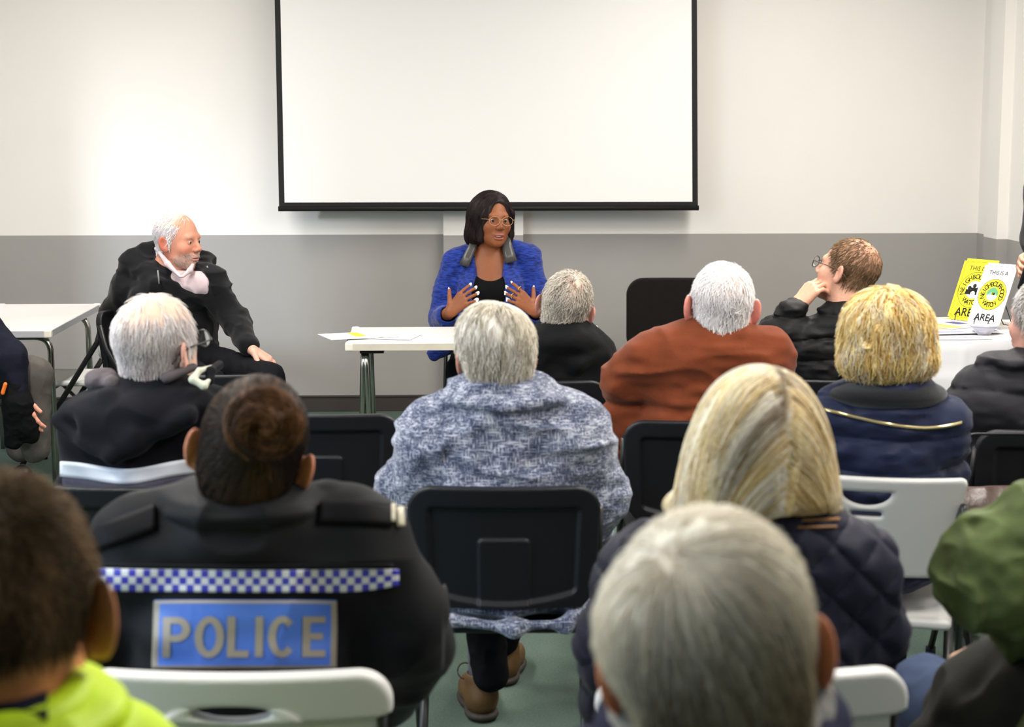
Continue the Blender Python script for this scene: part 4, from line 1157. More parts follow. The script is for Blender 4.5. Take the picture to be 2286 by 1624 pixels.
# lettering cut as bold condensed capitals, laid on the patch
def letter_polys():
    out = []
    def rect(x0, y0, x1, y1): out.append([(x0, y0), (x1, y0), (x1, y1), (x0, y1)])
    def band_arc(cx, cy, rx, ry, w_, a0, a1, n=14, wy=None):
        wy = wy or w_
        for k in range(n):
            t0 = math.radians(a0+(a1-a0)*k/n); t1 = math.radians(a0+(a1-a0)*(k+1)/n)
            out.append([(cx+rx*math.cos(t0), cy-ry*math.sin(t0)), (cx+rx*math.cos(t1), cy-ry*math.sin(t1)), (cx+(rx-w_)*math.cos(t1), cy-(ry-wy)*math.sin(t1)), (cx+(rx-w_)*math.cos(t0), cy-(ry-wy)*math.sin(t0))])
    T, B = 1376, 1466; w_ = 17
    rect(368, T, 368+w_, B); rect(368+w_, T, 398, T+15); rect(368+w_, T+40, 398, T+55); band_arc(398, T+27.5, 30, 27.5, w_, -90, 90, 14, 15)          # P
    xo = 470; band_arc(xo, (T+B)/2, 32, 46, w_, 0, 360, 36, 15)                                                                                       # O
    rect(509, T, 509+w_, B); rect(509+w_, B-15, 556, B)                                                                                               # L
    rect(570, T, 570+w_, B)                                                                                                                           # I
    band_arc(629, (T+B)/2, 31, 46, w_, 42, 318, 30, 15)                                                                                                # C
    rect(673, T, 673+w_, B); rect(673+w_, T, 722, T+15); rect(673+w_, (T+B)/2-8, 717, (T+B)/2+7); rect(673+w_, B-15, 723, B)                            # E
    return out
mbv = []; mbf = []
for poly in letter_polys():
    a, b, c, d_ = [np.array(q, float) for q in poly]
    nu = max(1, int(np.linalg.norm(b-a)/9)); nv = max(1, int(np.linalg.norm(d_-a)/9)); n0 = len(mbv)
    for j in range(nv+1):
        for i in range(nu+1):
            u, v = i/nu, j/nv; mbv.append(a*(1-u)*(1-v)+b*u*(1-v)+c*u*v+d_*(1-u)*v)
    for j in range(nv):
        for i in range(nu): q = n0+j*(nu+1)+i; mbf.append((q, q+nu+1, q+nu+2, q+1))
sub(s.t, 'lettering', project(s, F, dsp, [(q[0]+(1416-q[1])*.02, q[1]+(q[0]-545)*-.006) for q in mbv], off=.0062), mbf, PG)
# epaulettes with silver numerals
ST = blackish('strap_black', 24, 23, 25, rough=.5)
decal(s, F, dsp, 'epaulette', lambda u, v: (712+u*(872-712), 1126+v*44-u*2+10*u*u), 16, 5, ST, off=.002, thick=.007)
decal(s, F, dsp, 'epaulette', lambda u, v: (350-u*130, 1132+v*52+u*48), 14, 5, ST, off=.002, thick=.007)
SIL = mat('silver_thread', srgb(190, 182, 160), .4, .5, var=.3, vscale=400)
decal(s, F, dsp, 'rank_bars', lambda u, v: (866+u*7, 1134+v*36), 2, 6, SIL, off=.008, thick=.003)
decal(s, F, dsp, 'shoulder_number', lambda u, v: (880+u*13+v*2, 1138+v*40), 3, 6, SIL, off=.006, thick=.003)
decal(s, F, dsp, 'yoke_seam', lambda u, v: (225+u*650, 1258+v*4+4*math.sin(u*3)), 40, 1, PJ, off=.001, thick=.004)
cap = Field(); cap.e((0, -.013, .032), (.0795, .101, .091), 0); cap.e((0, -.055, -.035), (.064, .05, .055), .04); cap.plane((0, .055, .0), (0, 1, -.6), .02); cap.plane((0, -.06, -.088), (0, -.2, -1), .01)
for q in (-1, 1): cap.e((q*.088, .0, -.012), (.02, .03, .034), .01, op='s')
bunc = np.array([.022, -.118, .068])
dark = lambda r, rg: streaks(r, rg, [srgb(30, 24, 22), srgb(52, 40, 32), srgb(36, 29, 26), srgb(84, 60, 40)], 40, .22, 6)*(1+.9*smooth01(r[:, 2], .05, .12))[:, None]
def tobun(P, root, t):
    v = bunc-P; return v/(np.linalg.norm(v, axis=1, keepdims=True)+1e-6)
bun = Field()
for k in range(26):
    a0, a1 = k/26*2*math.pi*1.7, (k+1)/26*2*math.pi*1.7; r0, r1 = .014+.026*min(1, k/16), .014+.026*min(1, (k+1)/16)
    y0 = -.018+.016*min(1, k/18)
    bun.c(bunc+np.array([r0*math.cos(a0), y0, r0*.92*math.sin(a0)]), bunc+np.array([r1*math.cos(a1), y0, r1*.92*math.sin(a1)]), .0135, .0145, .004)
bun.e(bunc+np.array([0, .012, 0]), (.046, .024, .042), .012)
def swirl(P, root, t):
    d = P-bunc; return np.stack([-d[:, 2], .0*d[:, 0]+.004, d[:, 0]], 1)/(np.linalg.norm(d, axis=1, keepdims=True)+1e-6)
bcol = lambda r, rg: streaks(r, rg, [srgb(34, 26, 22), srgb(96, 64, 40), srgb(52, 38, 30), srgb(120, 80, 48)], 70, .2, 9)
cm = cap_mesh(cap, .003, s.C, s.Mx, s.sc, dark, lambda P: .0015*vnoise(P*np.array([120, 120, 120]), 3), .002)
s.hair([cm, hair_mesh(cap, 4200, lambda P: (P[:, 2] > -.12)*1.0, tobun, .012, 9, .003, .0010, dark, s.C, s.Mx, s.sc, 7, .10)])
V1, F1, c1 = cap_mesh(bun, .0025, s.C, s.Mx, s.sc, bcol, lambda P: .006*vnoise(P*55, 3)+.002*vnoise(P*160, 4), .008); V2, F2, c2 = hair_mesh(bun, 1700, lambda P: np.ones(len(P)), swirl, .009, 8, .008, .0009, bcol, s.C, s.Mx, s.sc, 8, .35, org=tuple(bunc+np.array([.0, .005, 0])))
V, Fq, c = join([(V1, F1, c1), (V2, F2, c2)]); sub(s.t, 'hair_bun', V, Fq, HAIR, col=c)
s.legs(TROUSER)
# ------------------------------------------------------------------ woman with the blonde bob
s = Sitter('woman with a sleek blonde bob and navy quilted jacket', 2.76, 1690)
s.head(1692, 1004, 0, yaw=6, pitch=0, roll=0, sc=1.05)
sl, sr = s.p(1450, 1290), s.p(1888, 1272)
back_body(s, s.p(1700, 1140), sl, sr, PALE, h=.004)
NV = blackish('navy_quilt', 30, 30, 46, sheen=.05, rough=.55, spec=.12, bump=.12)
F = Field(); torso(F, sl, sr, s.hip, .074, (.02, .13, .2), (.03, .13, .2), (.20, .14, .13), k=.05, nb=s.p(1740, 1205, -.02), nr=.080)
arm(F, [sl, s.p(1392, 1440, .03), s.p(1400, 1560, .12), s.p(1470, 1620, .3)], [.076, .078, .075, .06], .04); arm(F, [sr, s.p(1925, 1400, .03), s.p(1905, 1520, .15)], [.076, .068, .06], .04)
dq = plus(quilt_x(.010, .085, s.p(1720, 1300)), folds(.006, 8, 4))
s.cloth('quilted_jacket', F, .0045, NV, dq, .018)
F = Field(); F.e(s.p(1752, 1160, .0), (.108, .10, .042), .01); F.e(s.p(1745, 1130, .015), (.094, .09, .035), .02); F.e(s.p(1745, 1085, .03), (.072, .07, .035), .01, op='s')
s.cloth('collar', F, .004, NV)
TAN = mat('tan_piping', srgb(150, 104, 62), .6)
decal(s, F, None, 'piping', lambda u, v: (1650+u*222, 1158+v*5+3*math.sin(u*3)), 30, 1, TAN, off=.001, thick=.003)
decal(s, F, None, 'piping', lambda u, v: (1660+u*205, 1174+v*4+3*math.sin(u*3)), 30, 1, TAN, off=.001, thick=.003)
cap = Field(); cap.e((0, -.015, .038), (.093, .108, .098), 0); cap.e((-.004, -.014, -.02), (.112, .110, .085), .05); cap.e((-.002, -.012, -.075), (.123, .110, .06), .05)
cap.plane((0, 0, -.082), (.02, .0, -1), .012); cap.e((0, .12, -.04), (.062, .09, .10), .02, op='s'); cap.e((-.118, .02, -.09), (.02, .05, .012), .02)
part = np.array([.018, -.04, .14])
def bobflow(P, root, t):
    x = P[:, 0]-.016
    return np.stack([np.sign(x)*np.clip(1.2-np.abs(x)*9, 0, 1.2), -.25*smooth01(P[:, 2], .05, .12)*np.sign(P[:, 1]+.03)*-1, -np.ones(len(P))*.9], 1)
bc = [srgb(255, 244, 212), srgb(236, 212, 154), srgb(186, 150, 90), srgb(255, 248, 226), srgb(216, 208, 200)]
def bobcol(r, rg):
    c = streaks(r*np.array([1, 1, .3]), rg, bc, 60, .14, 11)
    dk = np.exp(-((r[:, 0]-.014-.25*(r[:, 2]-.1))/.010)**2)*smooth01(r[:, 2], .02, .09)*smooth01(-r[:, 1], -.06, .02)
    dk = np.clip(dk+.5*np.exp(-((r[:, 0]+.006)/.02)**2)*smooth01(r[:, 2], .03, .06)*smooth01(.10-r[:, 2], -.0, .03)*smooth01(-r[:, 1], 0, .05), 0, 1)[:, None]
    return c*(1-dk*.85)+np.array(srgb(84, 62, 38))*dk*.85
bd = lambda P: .002*vnoise(P*np.array([95, 95, 9]), 5)
s.hair([cap_mesh(cap, .0035, s.C, s.Mx, s.sc, (lambda r, rg: bobcol(r, rg)*.8), bd, .003), hair_mesh(cap, 7500, lambda P: (P[:, 2] > -.078)*(.4+.6*smooth01(P[:, 2], -.04, .06)), bobflow, .015, 12, .005, .0010, bobcol, s.C, s.Mx, s.sc, 9, .07, org=(0, -.012, .0))])
s.legs(TROUSER)
# ------------------------------------------------------------------ woman with curly golden hair
s = Sitter('woman with curly golden blonde hair and navy puffer coat', 4.17, 1960)
s.head(1976, 765, 0, yaw=4, pitch=0, sc=1.03)
sl, sr = s.p(1878, 945), s.p(2080, 955)
back_body(s, s.p(1975, 860), sl, sr, PALE, h=.005)
NP = blackish('navy_puffer', 28, 34, 58, sheen=.05, rough=.5, spec=.12, bump=.1)
F = Field(); torso(F, sl, sr, s.hip, .080, (.02, .13, .2), (.03, .14, .2), (.20, .15, .13), k=.05, nb=s.p(1985, 900, -.02), nr=.085)
arm(F, [sl, s.p(1842, 1050, .05), s.p(1880, 1130, .25)], [.078, .07, .06], .04); arm(F, [sr, s.p(2088, 1050, .06), s.p(2060, 1130, .26)], [.080, .072, .06], .04)
dq = plus(quilt_h(.017, .085, .02), folds(.006, 12, 3, (1, 1, 2)))
s.cloth('puffer_coat', F, .0055, NP, dq, .026)
F2 = Field(); F2.e(s.p(1978, 878, -.01), (.150, .125, .042), .01); F2.e(s.p(1978, 832, .02), (.075, .07, .04), .01, op='s')
s.cloth('collar', F2, .005, blackish('collar_black', 20, 20, 24, sheen=.3))
GOLD = mat('zip_gold', srgb(210, 190, 140), .25, .5, .8)
zp = lambda u: (1842+u*302, 913+70*u-42*u*u*u*u+0*u-22*math.sin(u*math.pi)*.0)
decal(s, F, dq, 'gold_zip', lambda u, v: (zp(u)[0], zp(u)[1]+v*6), 50, 1, GOLD, off=.002, thick=.004)
mbz = MB(); 
cap = Field(); cap.e((0, -.012, .025), (.108, .112, .108), 0); cap.e((0, -.03, -.04), (.112, .085, .055), .04)
cap.e((0, .12, -.05), (.06, .085, .10), .02, op='s')
gc = [srgb(244, 222, 158), srgb(214, 176, 100), srgb(178, 136, 66), srgb(250, 236, 190), srgb(204, 190, 168)]
gcol = lambda r, rg: streaks(r, rg, gc, 50, .25, 12)
def curl(P, root, t):
    ph = root[:, 0]*140+root[:, 2]*110; a = t*9+ph
    return np.stack([np.cos(a), np.sin(a*1.1), np.sin(a)], 1)*.75
gd = lambda P: .012*vnoise(P*np.array([38, 38, 26]), 5)+.006*vnoise(P*80, 8)
s.hair([cap_mesh(cap, .0045, s.C, s.Mx, s.sc, gcol, gd, .014), hair_mesh(cap, 4500, lambda P: np.ones(len(P)), flow_from((0, 0, .15), .9), .009, 10, .014, .0016, gcol, s.C, s.Mx, s.sc, 10, .35, curl=curl, tipfree=.15)])
s.legs(TROUSER)
# ------------------------------------------------------------------ man in the charcoal puffer at the photo edge
s = Sitter('grey-haired man in a charcoal puffer jacket at the edge, beside the display table', 4.85, 2350)
s.head(2338, 716, 0, yaw=38, pitch=0, sc=1.06)
sl, sr = s.p(2208, 905), s.p(2480, 905)
msk = scalp_mask(low=-.06)
back_body(s, s.p(2345, 800), sl, sr, PINK, scalp=(srgb(200, 190, 180), lambda L: msk(L)*.8), HFx=HFF, amount=.7)
CH = blackish('puffer_charcoal', 36, 35, 39, sheen=.05, rough=.6, spec=.12, bump=.1)
F = Field(); torso(F, sl, sr, s.hip, .104, (.02, .14, .2), (.03, .14, .2), (.20, .15, .13), k=.06, nb=s.p(2345, 830, .0), nr=.10)
arm(F, [sl, s.p(2188, 1010, .05), s.p(2250, 1100, .22)], [.100, .085, .07], .05); arm(F, [sr, s.p(2500, 1010, .05), s.p(2450, 1100, .22)], [.1, .085, .07], .05)
F.e(s.p(2330, 800, .0), (.19, .12, .022), .015)
F.e(s.p(2340, 775, .02), (.08, .08, .04), .01, op='s')
s.cloth('puffer_jacket', F, .006, CH, plus(quilt_h(.014, .12, .03), folds(.006, 12, 3)), .022)
cf = lambda r, rg: streaks(r, rg, [srgb(226, 222, 220), srgb(190, 184, 180), srgb(160, 150, 142)], 36, .25, 5)
s.hair([hair_mesh(HF, 3600, lambda P: msk(P), flow_from((.01, -.06, .10), .4, .1), .0065, 7, .016, .0012, cf, s.C, s.Mx, s.sc, 15, .4, tipfree=.25)])
s.legs(TROUSER)
# ------------------------------------------------------------------ front row: brown-haired man in hi-vis
s = Sitter('brown-haired man in a bright yellow high-visibility jacket, nearest the camera', 1.62, 0)
s.head(4, 1352, 0, yaw=2, pitch=4, roll=0, sc=1.09)
sl, sr = s.p(-235, 1800, .03), s.p(245, 1800, .03)
msk = scalp_mask(low=-.018); 
back_body(s, s.p(20, 1590), sl, sr, srgb(204, 134, 84), scalp=(srgb(84, 64, 44), lambda L: msk(L)*.9), h=.003, HFx=HFE, amount=.5, blush=(.6, .25, .12))
HV = mat('hivis_yellow', srgb(196, 226, 30), .55, .4, var=.08, vscale=20, bump=.2, bscale=120); HN = blackish('hivis_navy', 34, 36, 48)
F = Field(); torso(F, sl, sr, s.hip, .085, (.02, .13, .2), (.03, .13, .2), (.20, .14, .13), k=.05, nb=s.p(20, 1665, .02), nr=.085)
arm(F, [sl, sl-UPV*.25-RT*.06, sl-UPV*.32+FW*.2], [.085, .07, .06], .04); arm(F, [sr, sr-UPV*.25+RT*.06, sr-UPV*.32+FW*.2], [.085, .07, .06], .04)
F.e(s.p(20, 1590, -.01), (.118, .118, .036), .012)
F.e(s.p(20, 1500, .02), (.066, .066, .04), .01, op='s')
dh = folds(.010, 10, 14, (1, 1, 1.5)); s.cloth('hivis_jacket', F, .005, HV, dh, .014)
decal(s, F, dh, 'navy_yoke', lambda u, v: (-60+u*165, 1548+v*42+u*u*18*(v+.3)), 16, 6, HN, dd=-.4, off=.003)
decal(s, F, dh, 'reflective_tab', lambda u, v: (28+u*34, 1500+v*50), 4, 5, mat('reflective_grey', srgb(120, 120, 118), .3, .6), dd=-.4, off=.003)
F2 = Field(); ring = [s.wl((.068*math.sin(a), -.036-.064*math.cos(a), -.076-.004*math.cos(a))) for a in np.linspace(-2.0, 2.0, 18)]
for i in range(17): F2.c(ring[i], ring[i+1], .017, k=.01)
s.cloth('collar', F2, .004, HV)
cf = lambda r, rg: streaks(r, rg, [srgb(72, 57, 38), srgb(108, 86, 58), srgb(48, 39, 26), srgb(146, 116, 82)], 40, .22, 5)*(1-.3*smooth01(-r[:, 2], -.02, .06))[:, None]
thin = lambda P: 1-.55*np.exp(-(((P-np.array([-.045, .02, .105]))/.04)**2).sum(1))
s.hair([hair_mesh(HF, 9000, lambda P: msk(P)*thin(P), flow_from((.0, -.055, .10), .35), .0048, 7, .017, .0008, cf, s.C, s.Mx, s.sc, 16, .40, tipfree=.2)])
s.legs(TROUSER)
# ------------------------------------------------------------------ front row: large grey head
s = Sitter('grey-haired person with a red collar and navy hood, nearest head in front of the camera', 1.62, 1592)
s.head(1592, 1452, 0, yaw=0, pitch=2, roll=-7, sc=1.08)
sl, sr = s.p(1330, 1850, .05), s.p(1850, 1850, .05)
back_body(s, s.p(1590, 1680), sl, sr, srgb(226, 150, 110), h=.003, HFx=HFE, amount=.6, blush=(.75, .25, .12))
F = Field(); torso(F, sl, sr, s.hip, .085, (.02, .13, .2), (.03, .13, .2), (.20, .14, .13), k=.05, nb=s.p(1595, 1740, .02), nr=.085)
arm(F, [sl, sl-UPV*.25-RT*.06, sl-UPV*.32+FW*.2], [.085, .07, .06], .04); arm(F, [sr, sr-UPV*.25+RT*.06, sr-UPV*.32+FW*.2], [.085, .07, .06], .04)
hc = s.p(1605, 1645, .01)
for a in np.linspace(-2.6, 2.6, 22):
    b_ = a+5.2/21
    if b_ < 2.65: F.c(hc+RT*.098*math.sin(a)-FW*.098*math.cos(a)+UPV*(.012-.026*math.cos(a)+.012*math.sin(a)), hc+RT*.098*math.sin(b_)-FW*.098*math.cos(b_)+UPV*(.012-.026*math.cos(b_)+.012*math.sin(b_)), .024, k=.015)
s.cloth('hooded_coat', F, .005, blackish('coat_navy', 44, 44, 62), folds(.008, 10, 5), .012)
F = Field()
for a in np.linspace(-2.4, 2.4, 20):
    b_ = a+4.8/19
    if b_ < 2.45: F.c(hc+RT*.092*math.sin(a)-FW*.092*math.cos(a)+UPV*(.034-.026*math.cos(a)+.012*math.sin(a)), hc+RT*.092*math.sin(b_)-FW*.092*math.cos(b_)+UPV*(.034-.026*math.cos(b_)+.012*math.sin(b_)), .017, k=.012)
s.cloth('hood_lining', F, .004, blackish('lining_grey', 128, 126, 122), folds(.006, 30, 5), .008)
F = Field(); ring = [s.wl((.073*math.sin(a), -.03-.062*math.cos(a), -.104)) for a in np.linspace(-2.6, 2.6, 18)]
for i in range(17): F.c(ring[i], ring[i+1], .013, k=.01)
s.cloth('red_collar', F, .004, mat('red_cloth', srgb(206, 24, 36), .7, var=.1))
cap = Field(); cap.e((0, -.016, .046), (.086, .107, .088), 0); cap.e((-.048, -.05, .04), (.052, .06, .055), .04); cap.e((0, -.025, -.01), (.077, .088, .07), .03); cap.e((0, -.058, -.06), (.062, .050, .07), .04)
cap.plane((0, .06, .0), (0, 1, -.5), .02)
for q in (-1, 1): cap.e((q*.100, .0, -.020), (.027, .036, .046), .012, op='s')
whorl = np.array([-.032, -.07, .095])
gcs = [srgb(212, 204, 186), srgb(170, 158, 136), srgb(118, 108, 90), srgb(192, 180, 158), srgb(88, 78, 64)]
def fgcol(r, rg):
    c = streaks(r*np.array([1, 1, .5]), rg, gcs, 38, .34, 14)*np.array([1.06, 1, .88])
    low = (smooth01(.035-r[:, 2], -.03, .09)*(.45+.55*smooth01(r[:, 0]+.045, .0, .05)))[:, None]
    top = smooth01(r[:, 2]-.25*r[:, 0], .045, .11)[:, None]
    c = c*(1-.75*low)+np.array(srgb(72, 63, 50))*.75*low  # darker grey nape, deepened with shade painted into the lower hair
    c = c*(1-.75*top)+np.array(srgb(255, 248, 230))*.75*top  # light from above painted into the hair as a paler top
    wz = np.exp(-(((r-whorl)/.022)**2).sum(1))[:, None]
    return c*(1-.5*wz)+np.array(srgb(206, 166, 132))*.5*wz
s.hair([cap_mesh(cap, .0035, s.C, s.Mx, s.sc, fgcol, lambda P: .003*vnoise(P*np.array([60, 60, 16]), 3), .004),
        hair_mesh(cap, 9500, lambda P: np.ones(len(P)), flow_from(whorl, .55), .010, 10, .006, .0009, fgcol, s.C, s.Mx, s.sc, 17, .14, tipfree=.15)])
s.legs(TROUSER)
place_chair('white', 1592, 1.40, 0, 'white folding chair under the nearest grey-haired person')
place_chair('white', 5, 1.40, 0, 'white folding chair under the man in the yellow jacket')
# ------------------------------------------------------------------ person in green at the photo edge
s = Sitter('person in a green padded jacket and blue jeans at the photo edge', 2.80, 2520)
s.head(2470, 1010, 0, yaw=25, sc=1.05)
sl, sr = s.p(2335, 1215), s.p(2650, 1235)
hw = s.p(2262, 1432, .14); hd = s.p(2232, 1466, .20)
def ext(F):
    F.c(sl, s.p(2218, 1292, .0), .045, .045, .03); F.c(s.p(2218, 1292, .0), hw, .04, .027, .03)
    hand(F, hw, FW*.6+RT*-.35-UPV*.5, -UPV*.7-FW*.5, 1, .1, (.3, .4, .3))
back_body(s, s.p(2480, 1130), sl, sr, PALE, scalp=(srgb(130, 118, 106), lambda L: scalp_mask(low=-.06)(L)*.8), h=.004, extra=ext)
GN = blackish('green_jacket', 82, 94, 56, rough=.6, spec=.1, bump=.2)
F = Field(); torso(F, sl, sr, s.hip, .085, (.02, .13, .2), (.03, .13, .2), (.20, .14, .13), k=.05, nb=s.p(2480, 1170, -.02), nr=.085)
arm(F, [sl, s.p(2222, 1288, .0), s.p(2275, 1360, .08), s.p(2300, 1392, .10)], [.088, .084, .06, .045], .05)
arm(F, [sr, sr-UPV*.25, sr-UPV*.3+FW*.2], [.085, .07, .06], .05)
s.cloth('green_jacket', F, .0045, GN, plus(folds(.022, 7, 31, (1.4, 1, 1.4)), folds(.010, 20, 3)), .034)
s.hair([hair_mesh(HF, 2200, scalp_mask(low=-.06), flow_from((.01, -.06, .10), .4), .006, 7, .012, .0013, lambda r, rg: streaks(r, rg, [srgb(120, 108, 96), srgb(160, 150, 138), srgb(90, 80, 70)], 40, .2, 3), s.C, s.Mx, s.sc, 50, .35)])
JN = blackish('jeans_blue', 60, 70, 92, bump=.3, bscale=700)
F = Field(); h0 = s.hip
F.e(h0, (.18, .15, .11), .04); F.c(h0-RT*.1, s.p(2070, 1560, .42), .095, .078, .04); F.c(s.p(2070, 1560, .42), s.p(2070, 1560, .42)*np.array([1, 1, 0])+UPV*.08, .074, .055, .03)
F.c(h0+RT*.1, h0+RT*.18+FW*.45, .095, .075, .04); F.c(h0+RT*.18+FW*.45, (h0+RT*.18+FW*.45)*np.array([1, 1, 0])+UPV*.08, .074, .055, .03)
s.cloth('jeans', F, .007, JN, folds(.007, 14, 4), .01)
for kn in (s.p(2070, 1560, .42), h0+RT*.18+FW*.45):
    F = Field(); g = kn*np.array([1, 1, 0]); F.e(g+FW*.08+UPV*.045, (.046, .13, .045), 0); F.c(g+UPV*.05, g+UPV*.12, .042, .045, .02); F.plane(g+UPV*.002, (0, 0, -1), .003); s.cloth('shoe', F, .006, MATS['shoe_black'])
# dark coat lying over that person's lap and thigh
F = Field(); q = 2.98
for a, b, r0, r1 in (((2300, 1470, 0), (2190, 1560, -.04), .055, .07), ((2190, 1560, -.04), (2110, 1660, -.06), .07, .06), ((2290, 1560, -.1), (2200, 1680, -.1), .10, .09), ((2330, 1500, .0), (2320, 1650, -.08), .09, .1)):
    F.c(W(a[0], a[1], q+a[2]), W(b[0], b[1], q+b[2]), r0, r1, .05)
V, Fq = F.mesh(.0055, folds(.022, 11, 77, (1, 1, .8), np.array(Matrix.Rotation(.8, 3, 'Y'))), .03)
o = obj('coat', V, Fq, blackish('coat_olive', 52, 50, 46, rough=.6, spec=.12), origin=W(2200, 1620, q)); tag(o, 'dark olive coat lying crumpled across the lap of the person in green', 'coat')
# ------------------------------------------------------------------ bearded man facing right
s = Sitter('white-bearded man in a black zip hoodie over a pale pink shirt, arm over his chair', 7.6, 395)
s.head(396, 537, 0, yaw=-114, pitch=-3, roll=0, sc=1.06)
sA, sB = s.p(292, 645, .06), s.p(466, 634, -.05)          # his right and left shoulder
s.hip = G(395, 7.62, .56)
wr = s.p(560, 778, -.30)
def ext(F):
    F.c(sB, s.p(528, 718, -.1), .045, .04, .03); F.c(s.p(528, 718, -.1), wr, .038, .028, .02)
    hand(F, wr, RT*.80-UPV*.50-FW*.12, -UPV*.75-RT*.45+FW*.1, -1, .35, (.25, .35, .3), 1.02, .7)
    F.c(sA, s.p(256, 700, .1), .045, .04, .03)
    F.e(s.p(398, 655, .03), (.07, .07, .10), .05)
F = Field(); F.f(HFF, s.C, s.Mx, s.sc); nb = s.p(377, 618, .02); s.neck(F, nb, .060); F.c(nb, nb-UPV*.2, .07, .1, .05); F.c(sA, sB, .045, k=.04); F.c(nb-UPV*.1, s.hip+UPV*.06, .09, .1, .05); ext(F)
bm_ = lambda L: (smooth01(-L[:, 2], .045, .07)*smooth01(L[:, 1], .0, .05))
def bcol_(L, V):
    return skin_col(L, srgb(208, 142, 116), blush=srgb(184, 80, 64), scalp=(srgb(232, 208, 196), lambda L: np.maximum(scalp_mask(low=-.06, front=.02)(L)*.6, bm_(L)*.22)), amount=.6, lips=srgb(186, 110, 96))
V, Fq = F.mesh(.0028); s.b = sub(s.t, 'body', V, Fq, SKIN, col=bcol_(s.loc(V), V))
HB = blackish('zip_hoodie_black', 22, 22, 24, sheen=.1)
R_ = rotm(-140); fd = R_[:, 1]; rd = R_[:, 0]
def jacket_base(F, g=0.0):
    F.c(sA, sB, .082+g, k=.05); c = (sA+sB)/2
    F.e(c-UPV*.13, (.215+g, .135+g, .2), .05, rot=R_); F.e(c*.4+s.hip*.6-UPV*.0, (.20+g, .155+g, .2), .05, rot=R_); F.e(s.hip+UPV*.02, (.19+g, .165+g, .125), .05, rot=R_)
    for q in (sA, sB): F.c(q, nb+UPV*.005, .07+g, .075+g, .05)
F = Field(); jacket_base(F)
arm(F, [sA, s.p(262, 698, .12), s.p(325, 745, .22)], [.085, .072, .06], .03); arm(F, [sB, s.p(527, 718, -.1), s.p(556, 772, -.285)], [.075, .060, .045], .03)
F.c(s.p(300, 585, .06), s.p(365, 560, .12), .062, .06, .04); F.c(s.p(300, 585, .06), s.p(350, 640, -.12), .058, .035, .03); F.c(s.p(455, 592, .06), s.p(468, 640, -.06), .036, .032, .03); F.c(s.p(365, 560, .12), s.p(460, 580, .12), .05, .045, .03)
# open front
for a, b, ra, rb in (((410, 600, -.10), (434, 640, -.17), .074, .072), ((434, 640, -.17), (462, 698, -.17), .072, .050), ((462, 698, -.17), (476, 755, -.16), .050, .012)):
    F.c(s.p(*a), s.p(*b), ra, rb, .012, 's')
F.e(s.p(402, 585, .0), (.075, .075, .06), .012, op='s')
dz = folds(.012, 10, 41, (1, 1, 1.8)); s.cloth('hoodie', F, .005, HB, dz, .017)
F = Field(); jacket_base(F, -.016); F.plane(s.p(400, 602, 0), (.0, 0, 1), .01)
F.e(s.p(402, 585, .0), (.064, .064, .06), .01, op='s')
SP = blackish('shirt_pink', 206, 184, 186, rough=.7, bump=.1, sheen=0)
s.cloth('shirt', F, .005, SP, folds(.006, 16, 5), .008)
F = Field(); F.chain([s.p(358, 566, -.035), s.p(374, 590, -.095), s.p(402, 618, -.135)], [.009, .014, .006], .008, ); F.chain([s.p(430, 592, -.07), s.p(424, 604, -.11), s.p(408, 618, -.135)], [.008, .012, .006], .008); F.chain([s.p(358, 566, -.035), s.p(350, 556, .06), s.p(395, 562, .09)], .010, .01)
s.cloth('shirt_collar', F, .0035, SP)
for a, b, c in (((352, 604, -.155), (354, 620, -.165), (355, 634, -.17)), ((462, 594, -.09), (466, 604, -.095), (468, 616, -.095))):
    mb = MB(); mb.tube([s.p(*a), s.p(*b), s.p(*c)], .0035, 8); mb.build('drawstring', mat('string_grey', srgb(120, 120, 120), .7), s.t, smooth=True)
cf = lambda r, rg: streaks(r, rg, [srgb(246, 242, 242), srgb(226, 220, 222), srgb(252, 250, 250)], 40, .25, 6)
hm = lambda P: scalp_mask(low=-.06, front=.055)(P)*(.22+.78*smooth01(.085-P[:, 2], -.005, .03))*(1-.7*smooth01(P[:, 1], .01, .05))
s.hair([hair_mesh(HF, 2600, hm, flow_from((0, .03, .12), .5, -.3), .0055, 6, .008, .0012, cf, s.C, s.Mx, s.sc, 20, .25)])
beard = lambda P: ((P[:, 2] < -.040) & (P[:, 1] > .015) & (P[:, 2] > -.125))*np.where((np.abs(P[:, 0]) < .026) & (P[:, 2] > -.078) & (P[:, 2] < -.060), .02, 1.0)*smooth01(-P[:, 2]+.35*(P[:, 1]-.06), .045, .06)
cb = lambda r, rg: streaks(r, rg, [srgb(206, 194, 184), srgb(176, 160, 146), srgb(224, 216, 208)], 60, .25, 6)
s.hair([hair_mesh(HFF, 1600, beard, lambda P, r, t: np.tile([0, .25, -1.0], (len(P), 1)), .0025, 4, .004, .0009, cb, s.C, s.Mx, s.sc, 21, .45, org=(0, .02, -.04))], 'beard')
brow = lambda P: ((np.abs(np.abs(P[:, 0])-.034) < .018) & (np.abs(P[:, 2]-.017) < .006) & (P[:, 1] > .05))*1.0
s.hair([hair_mesh(HFF, 120, brow, lambda P, r, t: np.stack([np.sign(P[:, 0]), 0*P[:, 0], .1+0*P[:, 0]], 1), .003, 4, .002, .0010, cb, s.C, s.Mx, s.sc, 22, .2, org=(0, .02, .01))], 'eyebrows')
s.gaze = (0, 1, -.05); eyes(s, (.10, .12, .14))
F = Field(); h0 = s.hip; kA = s.p(598, 846, -.42); kB = s.p(470, 862, -.50)
F.e(h0, (.18, .16, .10), .04, rot=R_)
